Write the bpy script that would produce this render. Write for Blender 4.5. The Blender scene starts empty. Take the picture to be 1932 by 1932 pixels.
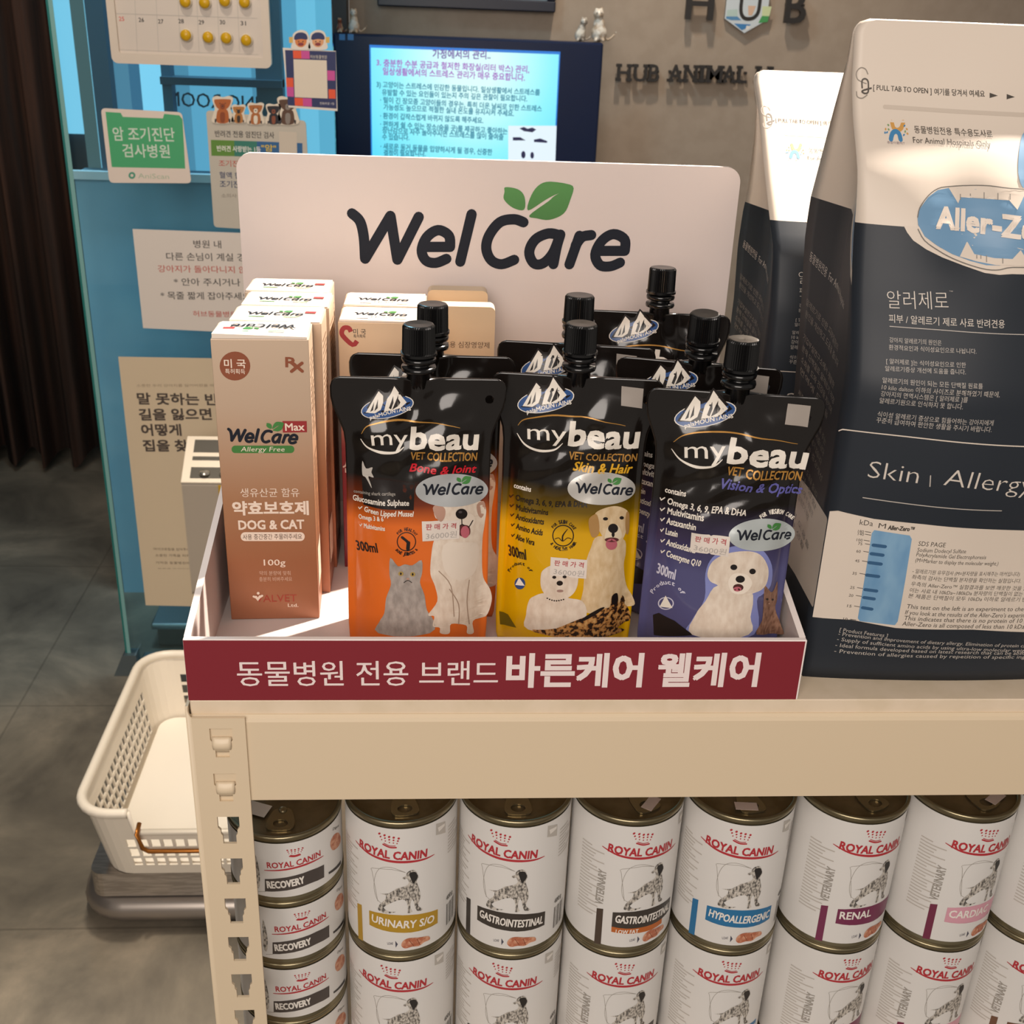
import bpy, math
import numpy as np
from mathutils import Vector, Matrix, Euler
from mathutils.geometry import tessellate_polygon

S = bpy.context.scene
COL = S.collection

# ------------------------------------------------------------------ camera
F_PX = 2162.4
YAW, PITCH, ROLL = .0741, .4331, .0405
CAM = np.array([.1474, -.5897, .4012])


def cam_axes():
    cy, sy = math.cos(YAW), math.sin(YAW)
    fwd = np.array([sy*math.cos(PITCH), cy*math.cos(PITCH), -math.sin(PITCH)])
    right = np.array([cy, -sy, 0.])
    up = np.cross(right, fwd)
    c, s = math.cos(ROLL), math.sin(ROLL)
    return c*right + s*up, -s*right + c*up, fwd


AX_R, AX_U, AX_F = cam_axes()
cam_data = bpy.data.cameras.new('camera')
cam_data.sensor_width = 36
cam_data.lens = F_PX/1932*36
cam_data.clip_start = .01
cam_data.dof.use_dof = True
cam_data.dof.focus_distance = .74
cam_data.dof.aperture_fstop = 26
cam = bpy.data.objects.new('camera', cam_data)
COL.objects.link(cam)
cam.matrix_world = Matrix(((AX_R[0], AX_U[0], -AX_F[0], CAM[0]), (AX_R[1], AX_U[1], -AX_F[1], CAM[1]),
                           (AX_R[2], AX_U[2], -AX_F[2], CAM[2]), (0, 0, 0, 1)))
S.camera = cam

# ------------------------------------------------------------------ world, lights, exposure
S.view_settings.view_transform = 'Standard'
S.view_settings.look = 'None'
S.view_settings.gamma = 1
S.view_settings.exposure = 0.0
world = bpy.data.worlds.new('room_light')
S.world = world
world.use_nodes = True
world.node_tree.nodes['Background'].inputs[0].default_value = (1.0, .90, .80, 1)
world.node_tree.nodes['Background'].inputs[1].default_value = .25


def lamp(name, kind, loc, target, power, color, size=.1, angle=60, blend=.3, size_y=None, spread=None):
    d = bpy.data.lights.new(name, kind)
    d.energy = power
    d.color = color
    if kind == 'AREA':
        d.size = size
        if size_y:
            d.shape = 'RECTANGLE'
            d.size_y = size_y
        if spread:
            d.spread = math.radians(spread)
    else:
        d.shadow_soft_size = size
    if kind == 'SPOT':
        d.spot_size = math.radians(angle)
        d.spot_blend = blend
    o = bpy.data.objects.new(name, d)
    COL.objects.link(o)
    o.location = loc
    o.rotation_euler = (Vector(target)-Vector(loc)).to_track_quat('-Z', 'Y').to_euler()
    return o


WARM = (1.0, .86, .70)
lamp('ceiling_spot_display', 'SPOT', (1.15, .76, 1.55), (.22, .15, .05), 500, (1.0, .88, .76), .025, 40, .5)
lamp('front_fill', 'AREA', (-.2, -1.9, 1.15), (.2, .3, -.05), 45, (1.0, .90, .82), 1.5)  # added soft fill from behind the camera, below the ceiling, for upright faces
lamp('ceiling_spot_wall', 'SPOT', (.55, 1.95, 1.5), (.75, 2.45, .1), 52, WARM, .04, 75, .9)
lamp('ceiling_spot_posters', 'SPOT', (-.3, .75, 1.5), (-.3, 1.5, -.15), 30, WARM, .05, 70, .8)
lamp('ceiling_spot_basket', 'SPOT', (-.25, .85, 1.5), (-.2, 1.0, -.8), 110, (1.0, .88, .72), .04, 34, .7)
lamp('grooming_room_light', 'AREA', (-.33, 1.68, 1.5), (-.33, 1.74, -.5), 15, (.62, .86, 1.0), .45, size_y=.2, spread=140)

# ------------------------------------------------------------------ materials
MATS = {}


def lin(h):
    h = h.lstrip('#')
    out = []
    for i in (0, 2, 4):
        c = int(h[i:i+2], 16)/255
        out.append(c/12.92 if c <= .04045 else ((c+.055)/1.055)**2.4)
    return (*out, 1)


def M(hexc, rough=.55, metal=0., emit=0., spec=.5, coat=0., key=None):
    k = key or (hexc, rough, metal, emit, spec, coat)
    if k in MATS:
        return MATS[k]
    m = bpy.data.materials.new(str(k))
    m.use_nodes = True
    b = m.node_tree.nodes['Principled BSDF']
    b.inputs['Base Color'].default_value = lin(hexc)
    b.inputs['Roughness'].default_value = rough
    b.inputs['Metallic'].default_value = metal
    b.inputs['Specular IOR Level'].default_value = spec
    if coat:
        b.inputs['Coat Weight'].default_value = coat
        b.inputs['Coat Roughness'].default_value = .08
    if emit:
        b.inputs['Emission Color'].default_value = lin(hexc)
        b.inputs['Emission Strength'].default_value = emit
        b.inputs['Base Color'].default_value = (0.01, .01, .01, 1)
    MATS[k] = m
    return m


def nodes_of(m):
    nt = m.node_tree
    return nt, nt.nodes, nt.links, nt.nodes['Principled BSDF']


def ramp(nt, stops, interp='LINEAR'):
    r = nt.nodes.new('ShaderNodeValToRGB')
    cr = r.color_ramp
    cr.interpolation = interp
    while len(cr.elements) < len(stops):
        cr.elements.new(.5)
    for e, (p, c) in zip(cr.elements, stops):
        e.position = p
        e.color = lin(c)
    return r


def grad_z(key, stops, z0, z1, rough=.5, spec=.5, metal=0., coat=0., noise_amt=0., emit=0.):
    """printed colour that runs along the object's own height"""
    if key in MATS:
        return MATS[key]
    m = M('808080', rough, metal, 0, spec, coat, key=key)
    nt, N, L, b = nodes_of(m)
    tc = N.new('ShaderNodeTexCoord')
    sx = N.new('ShaderNodeSeparateXYZ')
    mr = N.new('ShaderNodeMapRange')
    mr.inputs[1].default_value = z0
    mr.inputs[2].default_value = z1
    L.new(tc.outputs['Object'], sx.inputs[0])
    L.new(sx.outputs[2], mr.inputs[0])
    r = ramp(nt, stops)
    L.new(mr.outputs[0], r.inputs[0])
    L.new(r.outputs[0], b.inputs['Base Color'])
    if emit:
        L.new(r.outputs[0], b.inputs['Emission Color'])
        b.inputs['Emission Strength'].default_value = emit
    return m


def noisy(key, stops, scale=8., detail=6., rough=.6, stretch=(1, 1, 1), bump=0., metal=0., spec=.5, coat=0., distortion=0.):
    if key in MATS:
        return MATS[key]
    m = M('808080', rough, metal, 0, spec, coat, key=key)
    nt, N, L, b = nodes_of(m)
    tc = N.new('ShaderNodeTexCoord')
    mp = N.new('ShaderNodeMapping')
    mp.inputs['Scale'].default_value = stretch
    nz = N.new('ShaderNodeTexNoise')
    nz.inputs['Scale'].default_value = scale
    nz.inputs['Detail'].default_value = detail
    nz.inputs['Distortion'].default_value = distortion
    L.new(tc.outputs['Object'], mp.inputs[0])
    L.new(mp.outputs[0], nz.inputs[0])
    r = ramp(nt, stops)
    L.new(nz.outputs[0], r.inputs[0])
    L.new(r.outputs[0], b.inputs['Base Color'])
    if bump:
        bp = N.new('ShaderNodeBump')
        bp.inputs['Strength'].default_value = bump
        bp.inputs['Distance'].default_value = .002
        L.new(nz.outputs[0], bp.inputs['Height'])
        L.new(bp.outputs[0], b.inputs['Normal'])
    return m


# ------------------------------------------------------------------ objects
def link(o):
    COL.objects.link(o)
    return o


def thing(name, label, cat, loc, rotz=0., group=None, rot=None):
    o = bpy.data.objects.new(name, None)
    o.empty_display_size = .02
    link(o)
    o.location = loc
    o.rotation_euler = rot if rot else (0, 0, rotz)
    o['label'] = label
    o['category'] = cat
    if group:
        o['group'] = group
    return o


def tag(o, label, cat, group=None):
    o['label'] = label
    o['category'] = cat
    if group:
        o['group'] = group
    return o


def copy_tree(o, parent=None):
    c = o.copy()
    link(c)
    c.parent = parent
    for ch in list(o.children):
        copy_tree(ch, c)
    return c


def to_world(root):
    """4x4 of a root as numpy (roots are unparented)"""
    if root is None:
        return np.eye(4)
    return np.array(Matrix.LocRotScale(root.location, root.rotation_euler, root.scale))


class MB:
    """collects shapes into one mesh with several materials"""

    def __init__(self):
        self.v, self.f, self.m, self.sm, self.mats = [], [], [], [], []

    def mi(self, m):
        if m not in self.mats:
            self.mats.append(m)
        return self.mats.index(m)

    def add(self, verts, faces, m, smooth=False):
        o = len(self.v)
        k = self.mi(m)
        self.v.extend([tuple(float(c) for c in p) for p in verts])
        for f in faces:
            self.f.append([i+o for i in f])
            self.m.append(k)
            self.sm.append(smooth)
        return self

    def box(self, lo, hi, m):
        x0, y0, z0 = lo
        x1, y1, z1 = hi
        v = [(x0, y0, z0), (x1, y0, z0), (x1, y1, z0), (x0, y1, z0), (x0, y0, z1), (x1, y0, z1), (x1, y1, z1), (x0, y1, z1)]
        f = [(3, 2, 1, 0), (4, 5, 6, 7), (0, 1, 5, 4), (1, 2, 6, 5), (2, 3, 7, 6), (3, 0, 4, 7)]
        return self.add(v, f, m)

    def lathe(self, prof, m, n=40, c=(0, 0, 0), smooth=True, rib=None):
        """prof [(r,z)], closed at r==0 ends"""
        v, f = [], []
        k = len(prof)
        for i in range(n):
            a = 2*math.pi*i/n
            for j, (r, z) in enumerate(prof):
                rr = r
                if rib and rib[1] <= j <= rib[2] and i % 2:
                    rr = r*rib[0]
                v.append((c[0]+rr*math.cos(a), c[1]+rr*math.sin(a), c[2]+z))
        for i in range(n):
            i2 = (i+1) % n
            for j in range(k-1):
                f.append((i*k+j, i2*k+j, i2*k+j+1, i*k+j+1))
        return self.add(v, f, m, smooth)

    def tube(self, pts, r, m, n=8, closed=False):
        P = [Vector(p) for p in pts]
        v, f = [], []
        cnt = len(P)
        up = Vector((0, 0, 1))
        for i, p in enumerate(P):
            a = P[i-1] if (i or closed) else p
            b = P[(i+1) % cnt] if (i < cnt-1 or closed) else p
            d = (b-a).normalized()
            s = d.cross(up)
            if s.length < 1e-3:
                s = d.cross(Vector((1, 0, 0)))
            s.normalize()
            t = s.cross(d)
            rr = r[i] if isinstance(r, (list, tuple)) else r
            for j in range(n):
                an = 2*math.pi*j/n
                v.append(p+s*(rr*math.cos(an))+t*(rr*math.sin(an)))
        for i in range(cnt if closed else cnt-1):
            i2 = (i+1) % cnt
            for j in range(n):
                j2 = (j+1) % n
                f.append((i*n+j, i*n+j2, i2*n+j2, i2*n+j))
        if not closed:
            f.append(tuple(range(n-1, -1, -1)))
            f.append(tuple((cnt-1)*n+j for j in range(n)))
        return self.add(v, f, m, True)

    def prism(self, loops, place, depth, m, m_side=None):
        """outline (first loop) with holes, extruded; place(x,y,d)->3D"""
        L3 = [[Vector((p[0], p[1], 0)) for p in lp] for lp in loops]
        flat = [p for lp in loops for p in lp]
        tri = tessellate_polygon(L3)
        n = len(flat)
        v = [place(p[0], p[1], 0) for p in flat]+[place(p[0], p[1], depth) for p in flat]
        f = [tuple(t) for t in tri]+[tuple(i+n for i in reversed(t)) for t in tri]
        self.add(v, f, m)
        s, o = [], 0
        for lp in loops:
            k = len(lp)
            for i in range(k):
                j = (i+1) % k
                s.append((o+i, o+j, n+o+j, n+o+i))
            o += k
        return self.add(v, s, m_side or m)

    def build(self, name, parent=None, bevel=0., seg=2, fix=True, weld=False, smooth_angle=None, kind=None):
        me = bpy.data.meshes.new(name)
        me.from_pydata(self.v, [], self.f)
        for m in self.mats:
            me.materials.append(m)
        me.polygons.foreach_set('material_index', self.m)
        me.polygons.foreach_set('use_smooth', self.sm)
        me.validate()
        if fix or weld:
            import bmesh
            bm = bmesh.new()
            bm.from_mesh(me)
            if weld:
                bmesh.ops.remove_doubles(bm, verts=bm.verts, dist=2e-5)
            if fix:
                bmesh.ops.recalc_face_normals(bm, faces=bm.faces)
            bm.to_mesh(me)
            bm.free()
        me.update()
        o = bpy.data.objects.new(name, me)
        link(o)
        if parent is not None:
            o.parent = parent
        if bevel:
            md = o.modifiers.new('bevel', 'BEVEL')
            md.width = bevel
            md.segments = seg
            md.limit_method = 'ANGLE'
            md.angle_limit = math.radians(40)
        if kind:
            o['kind'] = kind
        return o


def rrect(x0, y0, x1, y1, r, n=6, corners=(1, 1, 1, 1)):
    """rounded rectangle outline, corners order bl br tr tl"""
    out = []
    for (cx, cy, a0, on) in ((x0+r, y0+r, 180, corners[0]), (x1-r, y0+r, 270, corners[1]), (x1-r, y1-r, 0, corners[2]), (x0+r, y1-r, 90, corners[3])):
        if not on:
            out.append((cx-r if a0 in (180, 90) else cx+r, cy-r if a0 in (180, 270) else cy+r))
            continue
        for i in range(n+1):
            a = math.radians(a0+90*i/n)
            out.append((cx+r*math.cos(a), cy+r*math.sin(a)))
    return out


def smooth(pts, n=6, closed=True):
    """Catmull-Rom through 2D points"""
    P = [np.array(p, float) for p in pts]
    k = len(P)
    out = []
    for i in range(k if closed else k-1):
        p1, p2 = P[i], P[(i+1) % k]
        p0 = P[i-1] if (closed or i) else p1
        p3 = P[(i+2) % k] if (closed or i+2 < k) else p2
        for j in range(n):
            t = j/n
            out.append(tuple(.5*((2*p1)+(-p0+p2)*t+(2*p0-5*p1+4*p2-p3)*t*t+(-p0+3*p1-3*p2+p3)*t**3)))
    if not closed:
        out.append(tuple(P[-1]))
    return out


_TXT = {}


def glyphs(s, bold=0., shear=0., res=3):
    k = (s, bold, shear, res)
    if k not in _TXT:
        if 'c' not in _TXT:
            _TXT['c'] = bpy.data.curves.new('t', 'FONT')
            _TXT['o'] = bpy.data.objects.new('t', _TXT['c'])
        c, o = _TXT['c'], _TXT['o']
        c.body = s
        c.resolution_u = res
        c.dimensions = '2D'
        c.fill_mode = 'FRONT'
        c.offset = bold
        c.shear = shear
        me = bpy.data.meshes.new_from_object(o)
        v = np.array([(p.co.x, p.co.y) for p in me.vertices]) if len(me.vertices) else np.zeros((0, 2))
        f = []
        for p in me.polygons:
            ix = list(p.vertices)
            f.extend([(ix[0], ix[i], ix[i+1]) for i in range(1, len(ix)-1)])
        bpy.data.meshes.remove(me)
        _TXT[k] = (v, f)
    return _TXT[k]


# ---- surfaces: w(u,v) -> world points (vectorised); prints are laid out in the surface's own u,v
class Surf:
    def __init__(self, fn, seed=(0, 0)):
        self.fn = fn
        self.seed = seed

    def w(self, u, v):
        return self.fn(np.atleast_1d(np.asarray(u, float)), np.atleast_1d(np.asarray(v, float)))

    def lifted(self, u, v, d):
        u = np.atleast_1d(np.asarray(u, float))
        v = np.atleast_1d(np.asarray(v, float))
        e = 4e-4
        p = self.w(u, v)
        du = self.w(u+e, v)-self.w(u-e, v)
        dv = self.w(u, v+e)-self.w(u, v-e)
        n = np.cross(du, dv)
        n /= np.linalg.norm(n, axis=1)[:, None]+1e-12
        return p+n*np.asarray(d)[..., None]

    def at(self, p):
        if not hasattr(self, 'memo'):
            self.memo = {}
        k = (round(p[0], 3), round(p[1], 3))
        if k not in self.memo:
            self.memo[k] = self.solve(p)
        return self.memo[k]

    def solve(self, p):
        """where a point of the photograph falls on this surface (u, v), used only to lay out prints"""
        u, v = self.seed
        x, y = p

        def pr(u, v):
            q = self.w(u, v)[0]-CAM
            z = q@AX_F
            return np.array([966+F_PX*(q@AX_R)/z, 966-F_PX*(q@AX_U)/z])
        for _ in range(14):
            a = pr(u, v)
            r = np.array([x, y])-a
            if abs(r).max() < .02:
                break
            e = 5e-4
            J = np.column_stack(((pr(u+e, v)-a)/e, (pr(u, v+e)-a)/e))
            try:
                d = np.linalg.solve(J, r)
            except np.linalg.LinAlgError:
                break
            mx = abs(d).max()
            if mx > .05:
                d *= .05/mx
            u, v = u+d[0], v+d[1]
        return (u, v)


def plane(o, xd, yd, seed=(0, 0)):
    o, xd, yd = (np.array(t, float) for t in (o, xd, yd))
    return Surf(lambda u, v: o+u[:, None]*xd+v[:, None]*yd, seed)


STEP = 1.2e-4


class Art:
    """flat prints: triangles in u,v with a material and a layer"""

    def __init__(self, surf, px=True, tf=None):
        self.s, self.px, self.tf = surf, px, tf
        self.t = []

    def p(self, q):
        if self.tf:
            q = self.tf(q)
        return self.s.at(q) if self.px else q

    def tri(self, v, f, m, layer):
        # a hair of extra lift per piece, so that overlapping ink never lies in one plane
        self.t.append((np.asarray(v, float), f, m, layer+.028*(len(self.t) % 33)))

    def poly(self, pts, m, layer=1, curve=0, raw=False):
        q = [tuple(p) if raw else self.p(p) for p in pts]
        if curve:
            q = smooth(q, curve)
        f = tessellate_polygon([[Vector((a, b, 0)) for a, b in q]])
        self.tri(q, [tuple(x) for x in f], m, layer)

    def ell(self, c, rx, ry, m, layer=1, rot=0., n=28, hole=0.):
        """ellipse in the print's own drawing coordinates"""
        cr, sr = math.cos(rot), math.sin(rot)

        def ring(k):
            out = []
            for i in range(n):
                a = 2*math.pi*i/n
                x, y = rx*k*math.cos(a), ry*k*math.sin(a)
                out.append(self.p((c[0]+x*cr-y*sr, c[1]+x*sr+y*cr)))
            return out
        o = ring(1)
        if hole:
            h = ring(hole)
            self.tri(o+h, [(i, (i+1) % n, n+(i+1) % n) for i in range(n)]+[(i, n+(i+1) % n, n+i) for i in range(n)], m, layer)
        else:
            self.tri([self.p(c)]+o, [(0, 1+i, 1+(i+1) % n) for i in range(n)], m, layer)

    def line(self, pts, w, m, layer=1, curve=0, cap=True, raw=False):
        """stroke with round ends; w in metres of surface, or a list"""
        q = [tuple(p) if raw else self.p(p) for p in pts]
        if curve:
            q = smooth(q, curve, closed=False)
        q = [np.array(a) for a in q]
        k = len(q)
        ws = [w]*k if not isinstance(w, (list, tuple)) else list(np.interp(np.linspace(0, 1, k), np.linspace(0, 1, len(w)), w))
        v, f = [], []
        for i in range(k):
            d = q[min(i+1, k-1)]-q[max(i-1, 0)]
            d = d/(np.linalg.norm(d)+1e-12)
            nrm = np.array([-d[1], d[0]])
            v += [q[i]+nrm*ws[i]/2, q[i]-nrm*ws[i]/2]
        for i in range(k-1):
            f += [(2*i, 2*i+1, 2*i+3), (2*i, 2*i+3, 2*i+2)]
        self.tri(v, f, m, layer)
        if cap:
            for i in (0, k-1):
                r = ws[i]/2
                c = [q[i]]+[q[i]+r*np.array([math.cos(a*math.pi/6), math.sin(a*math.pi/6)]) for a in range(12)]
                self.tri(c, [(0, 1+a, 1+(a+1) % 12) for a in range(12)], m, layer)

    def text(self, s, p0, p1, h, m, bold=0., shear=0., layer=2, raw=False, res=2, mirror=False):
        """s fitted between two baseline points, h its cap (or syllable) height in drawing units"""
        v, f = glyphs(s, min(bold, 0.), shear, res)
        if not len(v):
            return
        han = any(ord(c) >= 0xAC00 for c in s)
        a = np.array(p0 if raw else self.p(p0))
        b = np.array(p1 if raw else self.p(p1))
        dy = h if raw else None
        if raw:
            d = (b-a)/np.linalg.norm(b-a)
            up = np.array([-d[1], d[0]])*dy
        else:
            d = (b-a)/np.linalg.norm(b-a)
            n = np.array([-d[1], d[0]])
            k1 = (np.array(self.p((p0[0], p0[1]-h)))-a)@n
            k2 = (np.array(self.p((p0[0]-h, p0[1])))-a)@n
            up = n*max(abs(k1), abs(k2))
        x0, x1 = v[:, 0].min(), v[:, 0].max()
        t = (v[:, 0]-x0)/(x1-x0)
        if mirror:
            t = 1-t
        y = (v[:, 1]+.075)/.905 if han else v[:, 1]/.69
        q = a+t[:, None]*(b-a)+y[:, None]*up
        if bold <= 0:
            self.tri(q, f, m, layer)
            return
        em = abs(np.linalg.norm(up))/(.905 if han else .69)*bold
        n = 4 if bold > .012 else 2
        for i in range(n):
            an = math.pi*(2*i+1)/4 if n == 4 else math.pi*i+.5
            self.tri(q+em*1.15*np.array([math.cos(an), math.sin(an)]), f, m, layer)

    def logo(self, P, ink, leaf, layer=2, k=1.):
        """the word mark with two leaves; P maps the mark's unit box (0..1 wide) to drawing coords"""
        def L(pts, w):
            q = [self.p(P(x, y)) for x, y in pts]
            q = smooth(q, 5, closed=False) if len(q) > 2 else q
            a, b = np.array(self.p(P(0, 0))), np.array(self.p(P(1, 0)))
            self.line(q, w*np.linalg.norm(b-a)*k, ink, layer, raw=True)
        W = .036
        for st in LOGO_INK:
            L(st, W)
        for lf in LOGO_LEAF:
            self.poly([self.p(P(x, y)) for x, y in lf], leaf, layer+1, curve=4, raw=True)

    def build(self, name, parent, root=None, maxlen=None, extra=None):
        inv = np.linalg.inv(to_world(root)) if root is not None else np.eye(4)
        mb = MB()
        for v, f, m, layer in self.t:
            tris = [(v[a], v[b], v[c]) for a, b, c in f]
            if maxlen:
                out = []
                st = tris
                while st:
                    a, b, c = st.pop()
                    e = [np.linalg.norm(a-b), np.linalg.norm(b-c), np.linalg.norm(c-a)]
                    i = int(np.argmax(e))
                    if e[i] <= maxlen:
                        out.append((a, b, c))
                    elif i == 0:
                        h = (a+b)/2
                        st += [(a, h, c), (h, b, c)]
                    elif i == 1:
                        h = (b+c)/2
                        st += [(a, b, h), (a, h, c)]
                    else:
                        h = (c+a)/2
                        st += [(a, b, h), (h, b, c)]
                pts = np.array([p for t in out for p in t])
                uniq, idx = np.unique(np.round(pts, 7), axis=0, return_inverse=True)
                idx = idx.reshape(-1)
                vv, ff = uniq, [tuple(idx[3*i:3*i+3]) for i in range(len(out))]
            else:
                vv, ff = v, f
            w3 = self.s.lifted(vv[:, 0], vv[:, 1], np.full(len(vv), layer*STEP))
            w3 = w3@inv[:3, :3].T+inv[:3, 3]
            mb.add(w3, ff, m, smooth=bool(maxlen))
        if extra:
            extra(mb)
        return mb.build(name, parent, fix=False)


# the "WelCare" word mark: strokes traced in a unit box, x right, y up
_lx = lambda x: (x-178)/(1895-178)
_ly = lambda y: (1630-y)/(1895-178)
_LI = [[(207, 1297), (255, 1345), (278, 1440), (286, 1572)], [(286, 1572), (440, 1312)], [(440, 1312), (482, 1578)], [(482, 1578), (612, 1318)],
       [(660, 1500), (800, 1500)], [(802, 1500), (795, 1432), (730, 1398), (662, 1440), (630, 1520), (655, 1582), (715, 1597), (780, 1572)],
       [(933, 1302), (864, 1590)],
       [(1248, 1350), (1190, 1332), (1105, 1350), (1040, 1430), (1022, 1510), (1052, 1580), (1115, 1605), (1192, 1578)],
       [(1470, 1430), (1400, 1418), (1320, 1455), (1283, 1530), (1310, 1598), (1365, 1600), (1425, 1540), (1470, 1430)], [(1472, 1425), (1450, 1500), (1430, 1605)],
       [(1588, 1432), (1527, 1606)], [(1565, 1490), (1605, 1440), (1660, 1428)],
       [(1716, 1524), (1862, 1524)], [(1864, 1524), (1862, 1455), (1795, 1422), (1725, 1462), (1684, 1545), (1712, 1610), (1775, 1618), (1835, 1595)]]
LOGO_INK = [[(_lx(x), _ly(y)) for x, y in st] for st in _LI]
_LL = [[(1277, 1278), (1287, 1205), (1335, 1130), (1410, 1103), (1550, 1131), (1440, 1183), (1380, 1215)],
       [(1284, 1308), (1400, 1222), (1440, 1188), (1548, 1133), (1532, 1215), (1492, 1297), (1405, 1335), (1330, 1326)],
       [(1138, 1137), (1215, 1150), (1254, 1195), (1252, 1273), (1185, 1262), (1130, 1212), (1133, 1165)]]
LOGO_LEAF = [[(_lx(x), _ly(y)) for x, y in st] for st in _LL]

INK = M('1c202a', .7, 0, 0, .25)
LEAF = M('3f7f3c', .5)
WHITE = M('f2eee8', .55)


def onplane(p, axis, val):
    """point of the line of sight through p on the plane axis=val (layout helper)"""
    d = (p[0]-966)/F_PX*AX_R-(p[1]-966)/F_PX*AX_U+AX_F
    return CAM+d*((val-CAM[axis])/d[axis])


FZ = -.95      # floor level (the shelf top is z = 0)


def struct(mb, name, **k):
    o = mb.build(name, None, **k)
    o['kind'] = 'structure'
    return o


# ================================================================= SETTING
def floor_material():
    m = M('4b4a48', .38, key='stone_tile')
    nt, N, L, b = nodes_of(m)
    tc = N.new('ShaderNodeTexCoord')
    n1 = N.new('ShaderNodeTexNoise')
    n1.inputs['Scale'].default_value = 3.2
    n1.inputs['Detail'].default_value = 9
    n1.inputs['Roughness'].default_value = .62
    n1.inputs['Distortion'].default_value = .6
    r = ramp(nt, [(.30, '48433c'), (.5, '6b6458'), (.72, '918574')])
    br = N.new('ShaderNodeTexBrick')
    br.offset = 0
    br.inputs['Scale'].default_value = 1
    br.inputs['Mortar Size'].default_value = .0022
    br.inputs['Brick Width'].default_value = .6
    br.inputs['Row Height'].default_value = .6
    br.inputs['Color1'].default_value = (1, 1, 1, 1)
    br.inputs['Color2'].default_value = (.9, .9, .9, 1)
    br.inputs['Mortar'].default_value = (.72, .72, .72, 1)
    mp = N.new('ShaderNodeMapping')
    mp.inputs['Location'].default_value = (.08, .42, 0)
    mx = N.new('ShaderNodeMix')
    mx.data_type = 'RGBA'
    mx.blend_type = 'MULTIPLY'
    mx.inputs[0].default_value = 1
    L.new(tc.outputs['Object'], n1.inputs[0])
    L.new(n1.outputs[0], r.inputs[0])
    L.new(tc.outputs['Object'], mp.inputs[0])
    L.new(mp.outputs[0], br.inputs[0])
    L.new(r.outputs[0], mx.inputs[6])
    L.new(br.outputs[0], mx.inputs[7])
    L.new(mx.outputs[2], b.inputs['Base Color'])
    return m


struct(MB().box((-3.2, -1.8, FZ-.05), (3.2, 3.2, FZ), floor_material()), 'floor')
WALLM = noisy('wall_plaster', [(.4, 'a39281'), (.6, 'a99887')], 20, 3, .8)
struct(MB().box((-.07, 2.45, FZ), (3.2, 2.6, 2.0), WALLM), 'wall_back')
struct(MB().box((-.20, 2.36, FZ), (-.0705, 2.44, 2.0), M('4a4745', .7)), 'wall_partition')
BLUE_LIT = noisy('blue_lit_tile', [(.35, '7fb2d0'), (.65, '8fbfd9')], 6, 3, .5)  # neutral grey tiles; the room's blue light is put into their colour
BY = 1.85
SILL = float(onplane((330, 333), 1, 1.85)[2])
WL, WR = -.588, float(onplane((627, 200), 1, BY)[0])
struct(MB().box((WL, BY, FZ), (WR, BY+.08, SILL), BLUE_LIT).box((WL, BY-.018, SILL-.008), (WR, BY-.0005, SILL+.008), M('c3d3da', .5)), 'wall_grooming')
far = MB()
far.box((-1.25, 2.75, -.02), (-.80, 2.76, 1.7), M('8ac8e4', .5, 0, 1.2))
struct(far, 'window_2')
struct(MB().box((-2.6, 2.77, FZ), (-.2, 2.9, 1.9), M('3a4a52', .7)), 'wall_far')
struct(MB().box((-2.75, -1.8, FZ), (-2.6, 3.2, 2.0), M('2a2624', .8)), 'wall_left')

# the window of the grooming room: daylit frosted strips between dark frames
win = MB()
xs = lambda px, y=140: float(onplane((px, y), 1, BY)[0])
DAY = [(138, 164, '6c8a8c', .35), (164, 176, '86bfd8', .9), (207, 236, '5a8ca8', .75), (236, 257, '3f7699', .7),  # first greyish strip paints a reflection beside the glass edge
       (257, 306, '8ccbe8', 1.05), (322, 350, '5a94b2', .8), (350, 470, '68a8c8', .9), (470, 484, '5a94b2', .8), (532, 560, '62a4c4', .9),
       (560, 596, '78bbd8', 1.0), (596, 632, '68aecc', .95)]
for a, b_, c, e in DAY:
    win.box((max(xs(a), WL), BY+.03, SILL+.008), (min(xs(b_), WR), BY+.04, 1.6), M(c, .5, 0, e*1.2))
WF = struct(win, 'window_1')
fr = MB()
for a, b_, c in ((175, 208, '38566a'), (305, 323, '3f708c'), (483, 533, '44687c')):
    fr.box((xs(a), BY-.005, SILL+.012), (xs(b_), BY+.045, 1.6), M(c, .6))
z1 = float(onplane((380, 152), 1, BY)[2])
fr.box((xs(305), BY-.02, z1-.008), (xs(533), BY+.03, z1+.006), M('2a4a5c', .6))
FR = fr.build('window_frame', WF)
pl = plane((0, BY+.0285, 0), (1, 0, 0), (0, 0, 1), (-.5, .2))
a = Art(pl)
a.text('ING ROOM', (317, 199), (487, 209), 27, M('1f4a63', .6), bold=.012, mirror=True, layer=1)
a.line([(468, 0), (505, 60), (488, 82), (515, 120)], .008, M('25556e', .6), curve=5)
a.line([(500, 85), (530, 95), (520, 140)], .006, M('25556e', .6), curve=5)
a.build('window_lettering', WF)

# glass partition carrying the notices
GY = 1.5


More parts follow.
